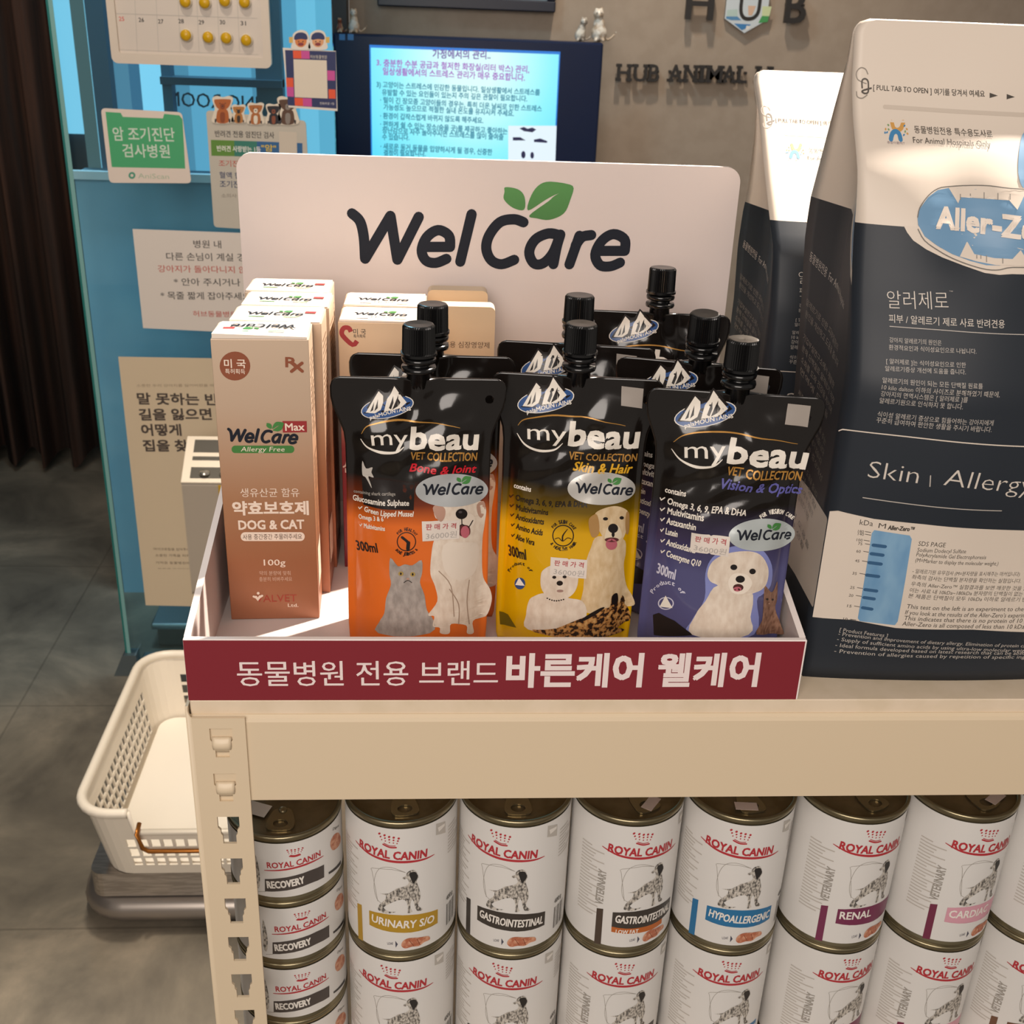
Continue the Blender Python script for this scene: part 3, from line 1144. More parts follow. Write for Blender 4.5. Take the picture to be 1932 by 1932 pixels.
for hx_, c_, up in ((1560, 'd9803f', -1), (1690, 'e0a070', 1)):
    yf = GY-.0105
    o0 = root.location
    out = smooth([gpt(zs(hx_+x, y), yf) for x, y in ((-66, 372), (-62, 310), (-60, 262), (-30, 236), (5, 228), (42, 240), (60, 272), (66, 320), (64, 374))], 4)
    mb = MB()
    mb.prism([out], lambda x, z, d: (x-o0[0], yf+d-o0[1], z-o0[2]), .003, M('e6ddd2', .5))
    hd = mb.build('head_cutout', root)
    b = Art(plane((0, yf, 0), (1, 0, 0), (0, 0, 1), (-.07, .3)))
    b.ell(zs(hx_, 310), 11, 12, M(c_, .5), 1)
    b.poly([zs(hx_+x, y) for x, y in ((-48, 302), (-46, 268), (-20, 248), (20, 248), (46, 268), (48, 300), (0, 296))], M('1f2a5e', .5), 2, curve=3)
    b.ell(zs(hx_, 336), 5.5, 3.2, M('8a2a30', .5), 2)
    for sx in (-16, 16):
        b.ell(zs(hx_+sx, 316), 1.3, 1.3, M('2a1a18', .5), 2)
    b.poly([zs(hx_+up*74+x, y) for x, y in ((-16, 282), (14, 280), (14, 326), (-14, 326))], M('d8b25a', .5), 1)
    ob = b.build('face_print', root, root)
    ob.parent = hd

# ================================================================= WEIGHING SCALE, BASKET
STEEL = noisy('brushed_steel', [(.4, 'a8a098'), (.6, 'c0b8b0')], 30, 3, .32, (1, 8, 8), metal=.85)
sc = thing('weighing_scale', 'stainless steel animal scale on the floor carrying the white basket', 'scale', (-.17, 1.03, FZ))
bx0, bx1, by0, by1 = -.225, .20, -.255, .24
mb = MB()
mb.tube([(x, y, .030) for x, y in rrect(bx0+.02, by0+.02, bx1-.02, by1-.02, .05, 6)], .022, M('a39a92', .35, .75), 12, closed=True)
mb.box((bx0+.03, by0+.03, .025), (bx1-.03, by1-.03, .05), M('2b2927', .6))
for x, y in ((bx0+.05, by0+.05), (bx1-.05, by0+.05), (bx0+.05, by1-.05), (bx1-.05, by1-.05)):
    mb.lathe([(0, 0), (.022, 0), (.022, .03), (0, .03)], M('1d1c1c', .6), 14, (x, y, 0))
mb.build('base_frame', sc)
pl_ = MB()
pl_.prism([rrect(bx0+.022, by0+.016, bx1-.022, by1-.01, .02, 5)], lambda x, y, d: (x, y, .054+d), .044, STEEL)
pl_.build('weighing_platform', sc, bevel=.005, seg=3)

# basket: walls with square openings
BT, BB = .132, 0.
bk = thing('plastic_basket', 'white plastic basket with square holes and a low cut front on the scale', 'basket', (-.165, .985, FZ+.1003))
PL = M('e9dfcf', .35)


def basket():
    tx, ty, r = .205, .215, .05          # half sizes of the rim; walls taper inwards
    path = rrect(-tx, -ty, tx, ty, r, 6)
    # resample the straight runs so that the holes fall on a regular pitch
    out = []
    n = len(path)
    for i in range(n):
        a_, b_ = np.array(path[i]), np.array(path[(i+1) % n])
        L_ = np.linalg.norm(b_-a_)
        k = 1
        if L_ > .1:
            k = int(round(L_/.00965))
            k += (k % 2 == 0)
        ts = [(j+(.24 if j % 2 == 0 and 0 < j else (-.24 if j % 2 else 0)))/k for j in range(k)] if k > 1 else [0]
        for j in range(k):
            out.append((tuple(a_+(b_-a_)*ts[j]), L_ > .1 and 0 < j < k-1 and j % 2 == 1, (a_[1]+b_[1])/2 < -ty+.01 and L_ > .1, (a_+(b_-a_)*(j+.5)/k)[0]))
    zs_ = [0, .018, .034, .0385, .0545, .059, .075, .0795, .088, .0955, .112, BT]
    v, f = [], []
    m = len(out)
    for (x, y), _, _, _ in out:
        for z in zs_:
            k = .90+.10*z/BT
            v.append((x*k, y*k, z))
    nz_ = len(zs_)
    for i in range(m):
        i2 = (i+1) % m
        hole, front, xm = out[i][1], out[i][2], out[i][3]
        for j in range(nz_-1):
            if hole and j in (1, 3, 5, 7, 8) and not (front and j >= 7):
                continue
            if front and -.125 < xm < .125 and j >= 8:
                continue
            f.append((i*nz_+j, i2*nz_+j, i2*nz_+j+1, i*nz_+j+1))
    bott = [i*nz_ for i in range(m)]
    f.append(tuple(reversed(bott)))
    mb = MB()
    mb.add(v, f, PL)
    o = mb.build('basket_wall', bk, fix=True)
    s = o.modifiers.new('thick', 'SOLIDIFY')
    s.thickness = .003
    s.offset = 0
    rim = []
    for (x, y), _, front, _ in out:
        rim.append((x, y, BT, front))
    # rim bead, leaving the cut front open
    st = next(i for i in range(m) if rim[i][3] and rim[i][0] >= .125)
    seq = []
    for i in range(m):
        q = rim[(st+i) % m]
        if q[3] and -.125 < q[0] < .125:
            continue
        seq.append((q[0]*1.012, q[1]*1.012, q[2]))
    mb = MB()
    mb.tube(seq, .0075, PL, 10)
    k = .90+.10*.088/BT
    mb.tube([(seq[-1][0], seq[-1][1]*.99, BT), (-.126, -ty*k*1.0, .089), (.126, -ty*k, .089), (seq[0][0], seq[0][1]*.99, BT)], .005, PL, 8)
    mb.build('basket_rim', bk)
    # copper wire handle folded over the front
    mb = MB()
    CU = M('a5682c', .3, .8)
    yf = -ty*.962-.006
    mb.tube([(-.120, yf+.012, .100), (-.120, yf-.006, .094), (-.116, yf-.001, .064), (-.108, yf+.001, .0565), (.108, yf+.001, .0565), (.116, yf-.001, .064), (.120, yf-.006, .094), (.120, yf+.012, .100)], .0035, CU, 8)
    mb.build('wire_handle', bk)


basket()
pad = MB().prism([rrect(-.178, -.188, .178, .188, .03, 5)], lambda x, y, d: (x, y, .004+d), .012, M('f2eadd', .7))
o = pad.build('absorbent_pad', None, bevel=.004)
o.location = (-.165, .985, FZ+.1003)
tag(o, 'white absorbent pad lying on the bottom of the basket', 'pad')

# indicator head on its column
ih = thing('scale_indicator', 'white scale display unit with dark windows standing behind the basket', 'scale display', (-.205, 1.33, FZ))
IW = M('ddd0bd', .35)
prof = [(-.03, .30), (-.036, .53), (.045, .585), (.045, .30)]
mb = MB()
mb.prism([prof], lambda y, z, d: (-.094+d, y, z), .188, M('a2978a', .45))  # grey stands for shade on the front; the unit itself is white
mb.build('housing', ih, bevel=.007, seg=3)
sl = np.array((0, .081, .055))
sl /= np.linalg.norm(sl)
fp = lambda u, v: (u, -.036+sl[1]*v, .53+sl[2]*v)
nrm = np.array((0, -sl[2], sl[1]))*.0012
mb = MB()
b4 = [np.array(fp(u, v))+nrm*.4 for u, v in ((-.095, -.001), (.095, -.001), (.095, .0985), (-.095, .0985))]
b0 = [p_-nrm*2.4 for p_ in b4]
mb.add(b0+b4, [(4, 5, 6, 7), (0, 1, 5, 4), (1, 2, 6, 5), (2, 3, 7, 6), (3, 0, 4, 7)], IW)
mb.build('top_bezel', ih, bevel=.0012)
dkm = M('55514a', .2)
for v0, v1 in ((.008, .031), (.046, .054), (.063, .090)):
    mb = MB()
    c4 = [np.array(fp(u, v))+nrm for u, v in ((-.080, v0), (.080, v0), (.080, v1), (-.080, v1))]
    c0 = [p_-nrm*1.2 for p_ in c4]
    mb.add(c0+c4, [(4, 5, 6, 7), (0, 1, 5, 4), (1, 2, 6, 5), (2, 3, 7, 6), (3, 0, 4, 7)], dkm)
    mb.build('display_window', ih)
mb = MB()
for u in (-.055, -.02, .015, .05):
    c = np.array(fp(u, .019))+nrm*3
    mb.lathe([(0, .003), (.007, .002), (.010, 0), (.010, -.003)], M('cfcac0', .08, .9), 12, tuple(c))
mb.build('button', ih)
MB().box((-.03, -.0385, .50), (.03, -.0362, .525), M('b08a1c', .5)).build('yellow_label', ih)
bb = MB()
for lo, hi in (((-.012, -.0372, .40), (.05, -.0345, .403)), ((-.012, -.0372, .445), (.05, -.0345, .448)), ((-.012, -.0372, .40), (-.009, -.0345, .448))):
    bb.box(lo, hi, M('4a5f8f', .5))
bb.build('blue_frame', ih)
MB().box((-.03, -.01, 0), (.03, .03, .31), M('8d8780', .35, .7)).build('column', ih, bevel=.003)


# ================================================================= STORAGE RACK
CREAM = M('d9c6a9', .42)
CREAM2 = M('d2bfa2', .5)
RW, RD = .92, .45
rack = thing('storage_rack', 'cream boltless steel rack with slotted posts carrying display and cans', 'rack', (RW/2, RD/2, FZ))
RL = (RW/2, RD/2, FZ)


def rk(x, y, z):
    return (x-RL[0], y-RL[1], z-RL[2])


def slot(cx, zt_):
    """keyhole slot, top at zt_, wide head and stepped foot"""
    pts = [(-.0068, 0), (.0068, 0), (.0068, -.0085), (.0052, -.0105), (.0052, -.0135), (.0042, -.015), (.0042, -.0215), (-.0042, -.0215), (-.0042, -.015), (-.0052, -.0135), (-.0052, -.0105), (-.0068, -.0085)]
    return [(cx+x, zt_+z) for x, z in pts]


def post(x0, y0, sx, sy, name):
    """angle post; sx, sy point from the corner along the two flanges"""
    mb = MB()
    zt_, zb, r = -.0092, FZ+.004, .004
    slots = [slot(.021, -.0167-.0337*k) for k in range(27)]
    mb.prism([[(r, zb), (.0359, zb), (.0359, zt_), (r, zt_)]]+slots, lambda u, z, d: rk(x0+sx*u, y0+sy*d, z), .0018, CREAM)
    mb.prism([[(r, zb), (.034, zb), (.034, zt_+.006), (r, zt_+.006)]]+[slot(.02, -.024-.0337*k) for k in range(27)], lambda u, z, d: rk(x0+sx*d, y0+sy*u, z), .0018, CREAM)
    n = 5
    v, f = [], []
    for i in range(n+1):
        a_ = math.pi/2*i/n
        top = zt_+.006*(1-i/n)
        for rr in (r, r-.0018):
            for z in (zb, top):
                v.append(rk(x0+sx*(r-rr*math.cos(a_)), y0+sy*(r-rr*math.sin(a_)), z))
    for i in range(n):
        o, p_ = 4*i, 4*i+4
        f += [(o, p_, p_+1, o+1), (o+2, o+3, p_+3, p_+2), (o+1, p_+1, p_+3, o+3), (o, o+2, p_+2, p_)]
    mb.add(v, f, CREAM, True)
    mb.lathe([(0, 0), (.018, 0), (.018, .006), (0, .006)], M('2a2a2a', .6), 14, rk(x0+sx*.017, y0+sy*.017, FZ))
    return mb.build(name, rack)


post(-.0022, -.005, 1, 1, 'post')
post(RW+.0022, -.005, -1, 1, 'post')
post(-.0022, RD+.005, 1, -1, 'post')
post(RW+.0022, RD+.005, -1, -1, 'post')


def beam(zt_, y0, sy, name):
    mb = MB()
    yy = lambda d: y0+sy*d
    prof = [(.0, zt_-.063), (.0, zt_-.004), (.0008, zt_-.0016), (.0026, zt_), (.0034, zt_), (.0034, zt_-.003), (.018, zt_-.003), (.018, zt_-.0045), (.0018, zt_-.0045), (.0018, zt_-.063)]
    mb.prism([prof], lambda d, z, x: rk(.0+x, yy(d), z), RW, CREAM)
    o = mb.build(name, rack)
    # the hooks that show in the post slots
    for k in range(2):
        zc = -.0167-.0337*k+(zt_+.0095)
        v, f = [], []
        m, n = 6, 8
        for i in range(n+1):
            t = i/n
            z = zc-.0075-.0105*t
            yd = -.0030*math.sin(math.pi*min(1, t*1.12))-.0006
            w_ = .0058*(1-.12*t)
            for j in range(m+1):
                s = -1+2*j/m
                v.append(rk(.0188+w_*s, y0+sy*(.0006+yd*(1-.25*s*s)), z))
        for i in range(n):
            for j in range(m):
                q_ = i*(m+1)+j
                f.append((q_, q_+1, q_+m+2, q_+m+1))
        h = MB()
        h.add(v, f, CREAM, True)
        h.box(rk(.0122, y0+sy*.0012-.0004, zc-.022), rk(.0254, y0+sy*.0012+.0004, zc), CREAM2)
        ho = h.build('beam_hook', o, fix=False)
        s_ = ho.modifiers.new('thick', 'SOLIDIFY')
        s_.thickness = .001
    return o


beam(-.0095, -.0032, 1, 'front_beam')
beam(-.0095, RD+.0032, -1, 'back_beam')
beam(-.376, -.0032, 1, 'front_beam')
beam(-.376, RD+.0032, -1, 'back_beam')
BOARD = noisy('shelf_laminate', [(.35, 'd8c6ac'), (.65, 'dfcdb5')], 60, 4, .5)
for zt_ in (0, -.3643):
    MB().box(rk(.0006, .0002, zt_-.0116), rk(RW-.0006, RD-.0004, zt_), BOARD).build('shelf_board', rack, bevel=.0006, seg=1)
for zt_ in (-.0125, -.377):
    for xa, xb in ((.0002, .0016), (RW-.0016, RW-.0002)):
        MB().box(rk(xa, .02, zt_-.04), rk(xb, RD-.02, zt_), CREAM).build('side_beam', rack)

# ================================================================= COUNTER DISPLAY
DW, DD, DH, DF = .375, .2877, .281, .0432
disp = thing('counter_display', 'white card counter display with burgundy front panel and tall lettered back', 'display stand', (DW/2, DD/2, 0))
dl = (DW/2, DD/2, 0)
dk_ = lambda x, y, z: (x-dl[0], y-dl[1], z-dl[2])
CARD = M('d4c7c2', .5)
CARDE = M('efe4df', .5)
MB().box(dk_(.004, .004, 0.0003), dk_(DW-.004, DD, .003), CARD).build('tray_floor', disp)
MB().box(dk_(0, 0, .0003), dk_(DW, .0038, DF), CARDE).build('front_panel', disp, bevel=.0004, seg=1)
for x0 in (0, DW-.004):
    MB().prism([[(.0039, .0003), (DD, .0003), (DD, .113), (.0039, DF)]], lambda y, z, d: dk_(x0+d, y, z), .004, CARD, CARDE).build('side_wall', disp)
mb = MB()
mb.prism([rrect(0, .0003, DW, DH, .0115, 8, (0, 0, 1, 1))], lambda x, z, d: dk_(x, DD+.0001+d, z), .0045, CARD, CARDE)
mb.build('back_panel', disp)
fp_ = plane((0, 0, 0), (1, 0, 0), (0, 0, 1), (.18, .02))
a = Art(fp_)
BURG = M('7e1f2b', .5)
a.poly([(.0002, .0005), (DW-.0012, .0005), (DW-.0012, DF-.0006), (.0002, DF-.0006)], BURG, 1, raw=True)
PW = M('e9d9d6', .5)
fz_ = lambda x, y: (340+x/1.61, 1150+y/1.61)
a.text('동물병원 전용 브랜드', fz_(176, 232), fz_(964, 230), 76/1.61, PW, bold=.006)
a.text('바른케어 웰케어', fz_(992, 234), fz_(1748, 231), 99/1.61, PW, bold=.036)
a.build('front_print', disp, disp)
bp_ = plane((0, DD, 0), (1, 0, 0), (0, 0, 1), (.18, .2))
a = Art(bp_)
LEAFG = grad_z('leaf_green', [(0, '3b6b35'), (1, '4f8a48')], .22, .262)
a.logo(lambda x, y: (600+(178+x*1717)/3.22, (1630-y*1717)/3.22), INK, LEAFG, 1)
a.build('back_print', disp, disp)

# ================================================================= CARTONS
CG = grad_z('copper_gradient', [(0, '9c6346'), (.22, 'a06747'), (.45, 'a97a58'), (.62, 'ba967a'), (.78, 'c4aa92'), (1, 'cdb59d')], 0, .195, .38, .5, .15)
HG = grad_z('burgundy_gradient', [(0, '6d1824'), (.3, '7d2029'), (.5, '8f3a3c'), (.66, 'c3997f'), (.8, 'd0b596'), (1, 'd3b899')], 0, .19, .4, .5, .1)
TOPC = M('e8dacb', .45)
CW, CD, CH = .0588, .0362, .1955
SIDEP = noisy('carton_side', [(.45, 'b98f70'), (.55, 'c29a7b')], 30, 2, .42)


def carton(name, label, group, loc, yaw, mat_, h, gap=.0):
    root = thing(name, label, 'box', loc, yaw, group)
    mb = MB()
    mb.box((0, 0, 0), (CW, CD, h), mat_)
    mb.build('carton_body', root, bevel=.0005, seg=2)
    mb = MB()
    fl = [(.001, -.0002, h+.0003), (CW-.001, -.0002, h+.0003), (CW-.001, CD, h+.0003), (.001, CD, h+.0003)]
    fu = [(.001, -.0002, h+.0012+gap), (CW-.001, -.0002, h+.0007+gap*.4), (CW-.001, CD-.001, h+.0012), (.003, CD-.001, h+.0012)]
    mb.add(fl+fu, [(3, 2, 1, 0), (4, 5, 6, 7), (0, 1, 5, 4), (1, 2, 6, 5), (2, 3, 7, 6), (3, 0, 4, 7)], TOPC)
    mb.build('top_flap', root)
    return root


def carton_front(root):
    W_ = to_world(root)
    return Surf(lambda u, v: np.stack([u, np.zeros_like(u), v], 1)@W_[:3, :3].T+W_[:3, 3], (.03, .1))


def carton_top(root, h, lines, flip=False):
    W_ = to_world(root)
    s = Surf(lambda u, v: np.stack([u, v, np.full_like(u, h+.0016)], 1)@W_[:3, :3].T+W_[:3, 3])
    a = Art(s, px=False)
    sg = -1 if flip else 1
    P = (lambda x, y: (.05-.040*x, .024-.040*y)) if flip else (lambda x, y: (.010+.036*x, .012+.036*y))
    a.logo(P, INK, LEAF, 1)
    if lines == 'max':
        x = (.006 if flip else .0468)
        a.poly([(x, .013 if flip else .018), (x+.007, .013 if flip else .018), (x+.007, .017 if flip else .022), (x, .017 if flip else .022)], M('a3302f', .5), 1)
        for x0 in (.012, .034):
            a.poly([(x0, .0075), (x0+.010, .0075), (x0+.010, .0088), (x0, .0088)], M('4d8a44', .5), 1)
    else:
        a.text('Heart', (.022, .0070), (.036, .0070), .003, GREY, raw=True)
        for x0 in (.012, .038):
            a.poly([(x0, .0035), (x0+.008, .0035), (x0+.008, .0047), (x0, .0047)], M('7d7268', .5), 1)
    a.build('top_print', root, root)


def carton_side(root, h):
    W_ = to_world(root)
    s = Surf(lambda u, v: np.stack([np.full_like(u, CW), u, v], 1)@W_[:3, :3].T+W_[:3, 3])
    a = Art(s, px=False)
    for v in np.arange(.014, .185, .0042):
        w_ = .024 if int(v*1000) % 5 else .015
        if .118 < v < .128:
            continue
        a.line([(.005, v), (.005+w_, v)], .0011, M('7d5f48', .5), 1, cap=False, raw=True)
    a.poly([(.006, .02), (.030, .02), (.030, .05), (.006, .05)], M('d9c4ae', .5), 2)
    a.build('side_print', root, root)


labs = ['front carton of the copper gradient row with printed circle and lettering fully visible', 'copper gradient carton directly behind the front one of its row', 'copper gradient carton third from the front of its row', 'copper gradient carton at the back of its row against the white back panel']
spots = [(.0110, .0915, .041), (.0152, .1300, .006), (.0168, .1682, .004), (.0140, .2065, 0.)]
cart = []
for i, ((x, y, w_), lb) in enumerate(zip(spots, labs)):
    r_ = carton('medicine_carton', lb, 'copper gradient cartons in the left row', (x, y, .0033), w_, CG, CH, .0022 if i == 0 else .0004)
    carton_top(r_, CH+(.001 if i == 0 else 0), 'max', flip=(i == 0))
    carton_side(r_, CH)
    cart.append(r_)
a = Art(carton_front(cart[0]))
c1 = lambda x, y: (380+x/6.44, 520+y/6.44)
c2 = lambda x, y: (330+x/5.521, 880+y/5.521)
c3 = lambda x, y: (380+x/2.76, 500+y/2.76)
BR_, PP = M('8a4a2e', .5), M('ead6c4', .5)
a.ell(c1(408, 1098), 186/6.44, 176/6.44, BR_, 1)
a.text('미 국', c1(280, 1118), c1(540, 1122), 105/6.44, PP, bold=.02)
a.text('특허획득', c1(292, 1192), c1(532, 1196), 62/6.44, PP, bold=.01)
a.text('R', c1(1024, 1108), c1(1165, 1112), 118/6.44, BR_, bold=.03)
a.line([c1(1118, 1068), c1(1225, 1160)], .0020, BR_, 2)
a.line([c1(1222, 1062), c1(1095, 1162)], .0020, BR_, 2)
a.logo(lambda x, y: c3(135+368*x, 925-368*y+4*x), INK, LEAF, 2, k=1.18)
a.poly([c3(422, 812), c3(548, 812), c3(550, 870), c3(424, 872)], M('96292b', .5), 1)
a.text('Max', c3(438, 862), c3(537, 860), 38/2.76, PP, bold=.02)
pill = rrect(157, 940, 484, 979, 19, 6)
a.poly([c3(*q_) for q_ in pill], M('3f7a38', .5), 1)
a.text('Allergy Free', c3(205, 970), c3(434, 970), 24/2.76, PP, shear=.15)
a.text('생유산균 함유', c2(685, 318), c2(1298, 316), 92/5.52, PP)
a.text('약효보호제', c2(608, 505), c2(1392, 500), 140/5.52, PP, bold=.04)
a.text('DOG & CAT', c2(668, 655), c2(1346, 646), 92/5.52, PP, bold=.03)
a.poly([c2(*q_) for q_ in rrect(686, 684, 1352, 776, 45, 6)], PP, 1)
a.text('사용 중간중간 주물러주세요', c2(710, 762), c2(1325, 755), 58/5.52, M('5a3a2a', .5))
a.text('100g', c2(928, 1030), c2(1152, 1028), 62/5.52, PP, bold=.012)
a.text('약의 분량에 맞춰', c2(880, 1132), c2(1205, 1132), 46/5.52, M('d2b09a', .5))
a.text('충분히 비벼주세요', c2(880, 1196), c2(1222, 1192), 46/5.52, M('d2b09a', .5))
a.text('VALVET', c2(845, 1412), c2(1272, 1405), 74/5.52, M('a03c2c', .5))
a.line([c2(822, 1352), c2(865, 1372), c2(908, 1344)], .0016, PP, 3)
a.line([c2(846, 1356), c2(862, 1388), c2(886, 1352)], .0018, PP, 3)
a.ell(c2(868, 1318), 2.6, 2.6, PP, 3)
a.text('Ltd.', c2(1178, 1460), c2(1286, 1460), 34/5.52, PP, bold=.015)
a.build('front_print', cart[0], cart[0])

heart = []
for i, (y, lb) in enumerate(((.1690, 'beige and burgundy carton with a red heart outline on its front'), (.2090, 'beige and burgundy carton standing behind the one with the heart outline'))):
    r_ = carton('medicine_carton', lb, 'burgundy based cartons beside the copper ones', (.0812, y, .0033), 0, HG, .186, .0006)
    carton_top(r_, .186, 'heart')
    carton_side(r_, .186)
    heart.append(r_)
a = Art(carton_front(heart[0]))
h1 = lambda x, y: (620+x/5.682, 520+y/5.682)
HR = M('9a3034', .5)
a.line([h1(240, 602), h1(215, 562), h1(165, 560), h1(140, 605), h1(160, 655), h1(258, 742), h1(305, 700)], .0032, HR, 1, curve=3, cap=False)
a.text('미 국', h1(266, 628), h1(400, 630), 60/5.68, BLK)
a.text('특허획득', h1(268, 668), h1(396, 668), 38/5.68, BLK)
c5 = lambda x, y: (380+x/2.76, 500+y/2.76)
for s, x0, x1, y, h in (('심장', 738, 870, 1080, 58), ('영양제', 760, 940, 1150, 54), ('심장보호', 760, 960, 1205, 44)):
    a.text(s, c5(x0, y), c5(x1, y), h/2.76, M('d8c4b8', .5), bold=.02)
a.build('front_print', heart[0], heart[0])

BEI = M('cdb392', .45)
for i, (x0, x1, y, h, lb) in enumerate(((.1412, .1893, .2135, .1865, 'flat beige carton with rounded top and dark writing behind the orange pouches'), (.1405, .1855, .2560, .1875, 'plain flat beige carton against the back panel behind the other flat one'))):
    r_ = thing('flat_carton', lb, 'box', (x0, y, .0033), 0, 'flat beige cartons behind the orange pouches')
    mb = MB()
    mb.prism([rrect(0, 0, x1-x0, h, .004, 5, (0, 0, 1, 1))], lambda x, z, d: (x, d, z), .014, BEI, M('dcc6aa', .45))
    mb.build('carton_body', r_)
    if i == 0:
        a = Art(carton_front(r_))
        a.text('보호용 심장영양제', h1(1160, 768), h1(1722, 780), 68/5.68, M('6a5340', .5))
        a.build('front_print', r_, r_)

# ================================================================= SPOUTED POUCHES
PV = np.array([0, .004, .02, .08, .12, .143, .151, .159, .167, .173, .179, .182, .1838, .1850])
PWD = np.array([.0425, .0438, .0445, .0440, .0436, .0438, .0447, .0476, .0508, .0519, .0519, .0510, .0492, .0462])
PT = np.array([0, .01, .04, .10, .145, .165, .176, .185])
PTH = np.array([.0165, .0175, .0170, .0130, .0078, .0036, .0008, .0005])


def pouch_local(u, v, side=-1, ph=0.):
    """front (side -1) or back skin of a filled pouch; u across, v up"""
    w = np.interp(v, PV, PWD)
    core = np.minimum(w-.004, .0412-.004*(v > .15)*np.clip((v-.15)/.03, 0, 1))
    s = np.clip(np.abs(u)/core, 0, 1)
    t = np.interp(v, PT, PTH)
    g = (1-s**2.4)
    env = g*np.clip(v/.02, 0, 1)*np.clip((.180-v)/.02, 0, 1)
    up = np.clip((v-.07)/.06, 0, 1)
    wr = .0012*np.sin(95*u+40*v+ph)*np.sin(70*v+1.3+ph)+.0019*up*np.sin(210*u-120*v+1.7*np.sin(60*v+ph))*np.sin(150*v+60*u+ph)
    wr = wr+.0026*up*np.abs(np.sin(75*u+50*v+ph))*np.exp(-((v-.158)/.02)**2)
    sp = .0062*np.exp(-(u/.0085)**2)*np.clip((v-.155)/.022, 0, 1)
    y = side*(np.maximum(t*g, 0)+.0004+env*wr)+side*sp
    return np.stack([u, y, v], 1)


def pouch_surf(root, ph=0.):
    W_ = to_world(root)
    return Surf(lambda u, v: pouch_local(u, v, -1, ph)@W_[:3, :3].T+W_[:3, 3], (0, .1))


BLACKP = '15110f'


def pouch_film(key, lo, hi, col):
    return grad_z(key, [(0, col), (lo/.185, col), ((lo*.55+hi*.45)/.185, {'o': '6e2c12', 'y': '6b5306', 'b': '37304f'}[key[5]]), (hi/.185, BLACKP), (1, BLACKP)], 0, .185, .16, .5, 0., .35)


FILM = {'o': pouch_film('film_orange', .094, .124, 'd66822'), 'y': pouch_film('film_yellow', .086, .118, 'd2a005'), 'b': pouch_film('film_blue', .072, .116, '4d4c74')}
CAPM = M('0c0c0d', .22, 0, 0, .6)
NECKM = M('0e0e0f', .18, 0, 0, .6)
HOLE = (.0420, .1722, .0027)


def make_pouch(root, film, ph):
    nu = 60
    rows = np.unique(np.concatenate([np.linspace(0, .185, 76), PV[-4:]]))
    s = np.linspace(-1, 1, nu+1)
    mb = MB()
    V = []
    nr = len(rows)
    for side in (-1, 1):
        for v in rows:
            w = np.interp(v, PV, PWD)
            V.append((side, s*w, np.full(nu+1, v)))
    uv = [(np.array(a[1]), np.array(a[2])) for a in V]
    hx_, hv, hr = HOLE

    def snap(u, v):
        d = np.hypot(u-hx_, v-hv)
        k = (d < hr+.0011) & (d > 1e-5)
        u2 = np.where(k, hx_+(u-hx_)/np.maximum(d, 1e-6)*hr, u)
        v2 = np.where(k, hv+(v-hv)/np.maximum(d, 1e-6)*hr, v)
        return u2, v2, d
    pts, dd = [], []
    for (side, _, _), (u, v) in zip(V, uv):
        u2, v2, d = snap(u, v)
        pts.append(pouch_local(u2, v2, side, ph))
        dd.append(d)
    P = np.concatenate(pts)
    D = np.concatenate(dd)
    F = []
    n = nu+1
    for b in range(2):
        for i in range(nr-1):
            for j in range(nu):
                q = (b*nr*n+i*n+j, b*nr*n+i*n+j+1, b*nr*n+(i+1)*n+j+1, b*nr*n+(i+1)*n+j)
                if all(D[k] < hr+.0011 for k in q):
                    continue
                F.append(q if b == 0 else tuple(reversed(q)))
    off = nr*n
    for i in range(nr-1):           # side seams
        for j in (0, nu):
            q = (i*n+j, (i+1)*n+j, off+(i+1)*n+j, off+i*n+j)
            F.append(q)
    for j in range(nu):             # top seam and the base
        F.append(((nr-1)*n+j, (nr-1)*n+j+1, off+(nr-1)*n+j+1, off+(nr-1)*n+j))
        F.append((j, j+1, off+j+1, off+j))
    mb.add(P, F, film, True)
    mb.build('pouch_body', root, fix=True)
    mb = MB()
    mb.lathe([(0, .172), (.0072, .172), (.0072, .1895), (.0100, .1895), (.0104, .191), (.0100, .1925), (.0070, .1925), (.0070, .195), (.0098, .195), (.0102, .1965), (.0098, .1980), (.0068, .198), (.0068, .2005), (0, .2005)], NECKM, 36)
    mb.build('spout', root)
    mb = MB()
    mb.lathe([(0, .1992), (.0106, .1992), (.0106, .2008), (.0098, .2010), (.0095, .2160), (.0086, .2172), (.0078, .2174), (0, .2172)], CAPM, 84, smooth=False, rib=(.935, 3, 4))
    mb.build('cap', root)


def price_sticker(root, surf, zf, quad, digits, fold=False):
    a = Art(surf)
    q = [zf(*k) for k in quad]
    PM = M('d9cec4', .6)
    tl, tr2, br2, bl2 = [np.array(k, float) for k in q]
    L = lambda s, t: tuple((tl*(1-s)+tr2*s)*(1-t)+(bl2*(1-s)+br2*s)*t)
    notch = [L(0, 0), L(.45, 0), L(.5, .06), L(.55, 0), L(1, 0), L(1, 1), L(.55, 1), L(.5, .94), L(.45, 1), L(0, 1)]
    a.poly(notch, PM, 5)
    hpx = np.linalg.norm(bl2-tl)
    a.text('판 매 가 격', L(.10, .44), L(.90, .44), hpx*.30, M('a8323a', .6), layer=6, bold=.015)
    a.text(digits, L(.09, .92), L(.93, .92), hpx*.34, M('a9a29c', .6), layer=6)
    a.build('price_sticker', root, root, maxlen=.004)


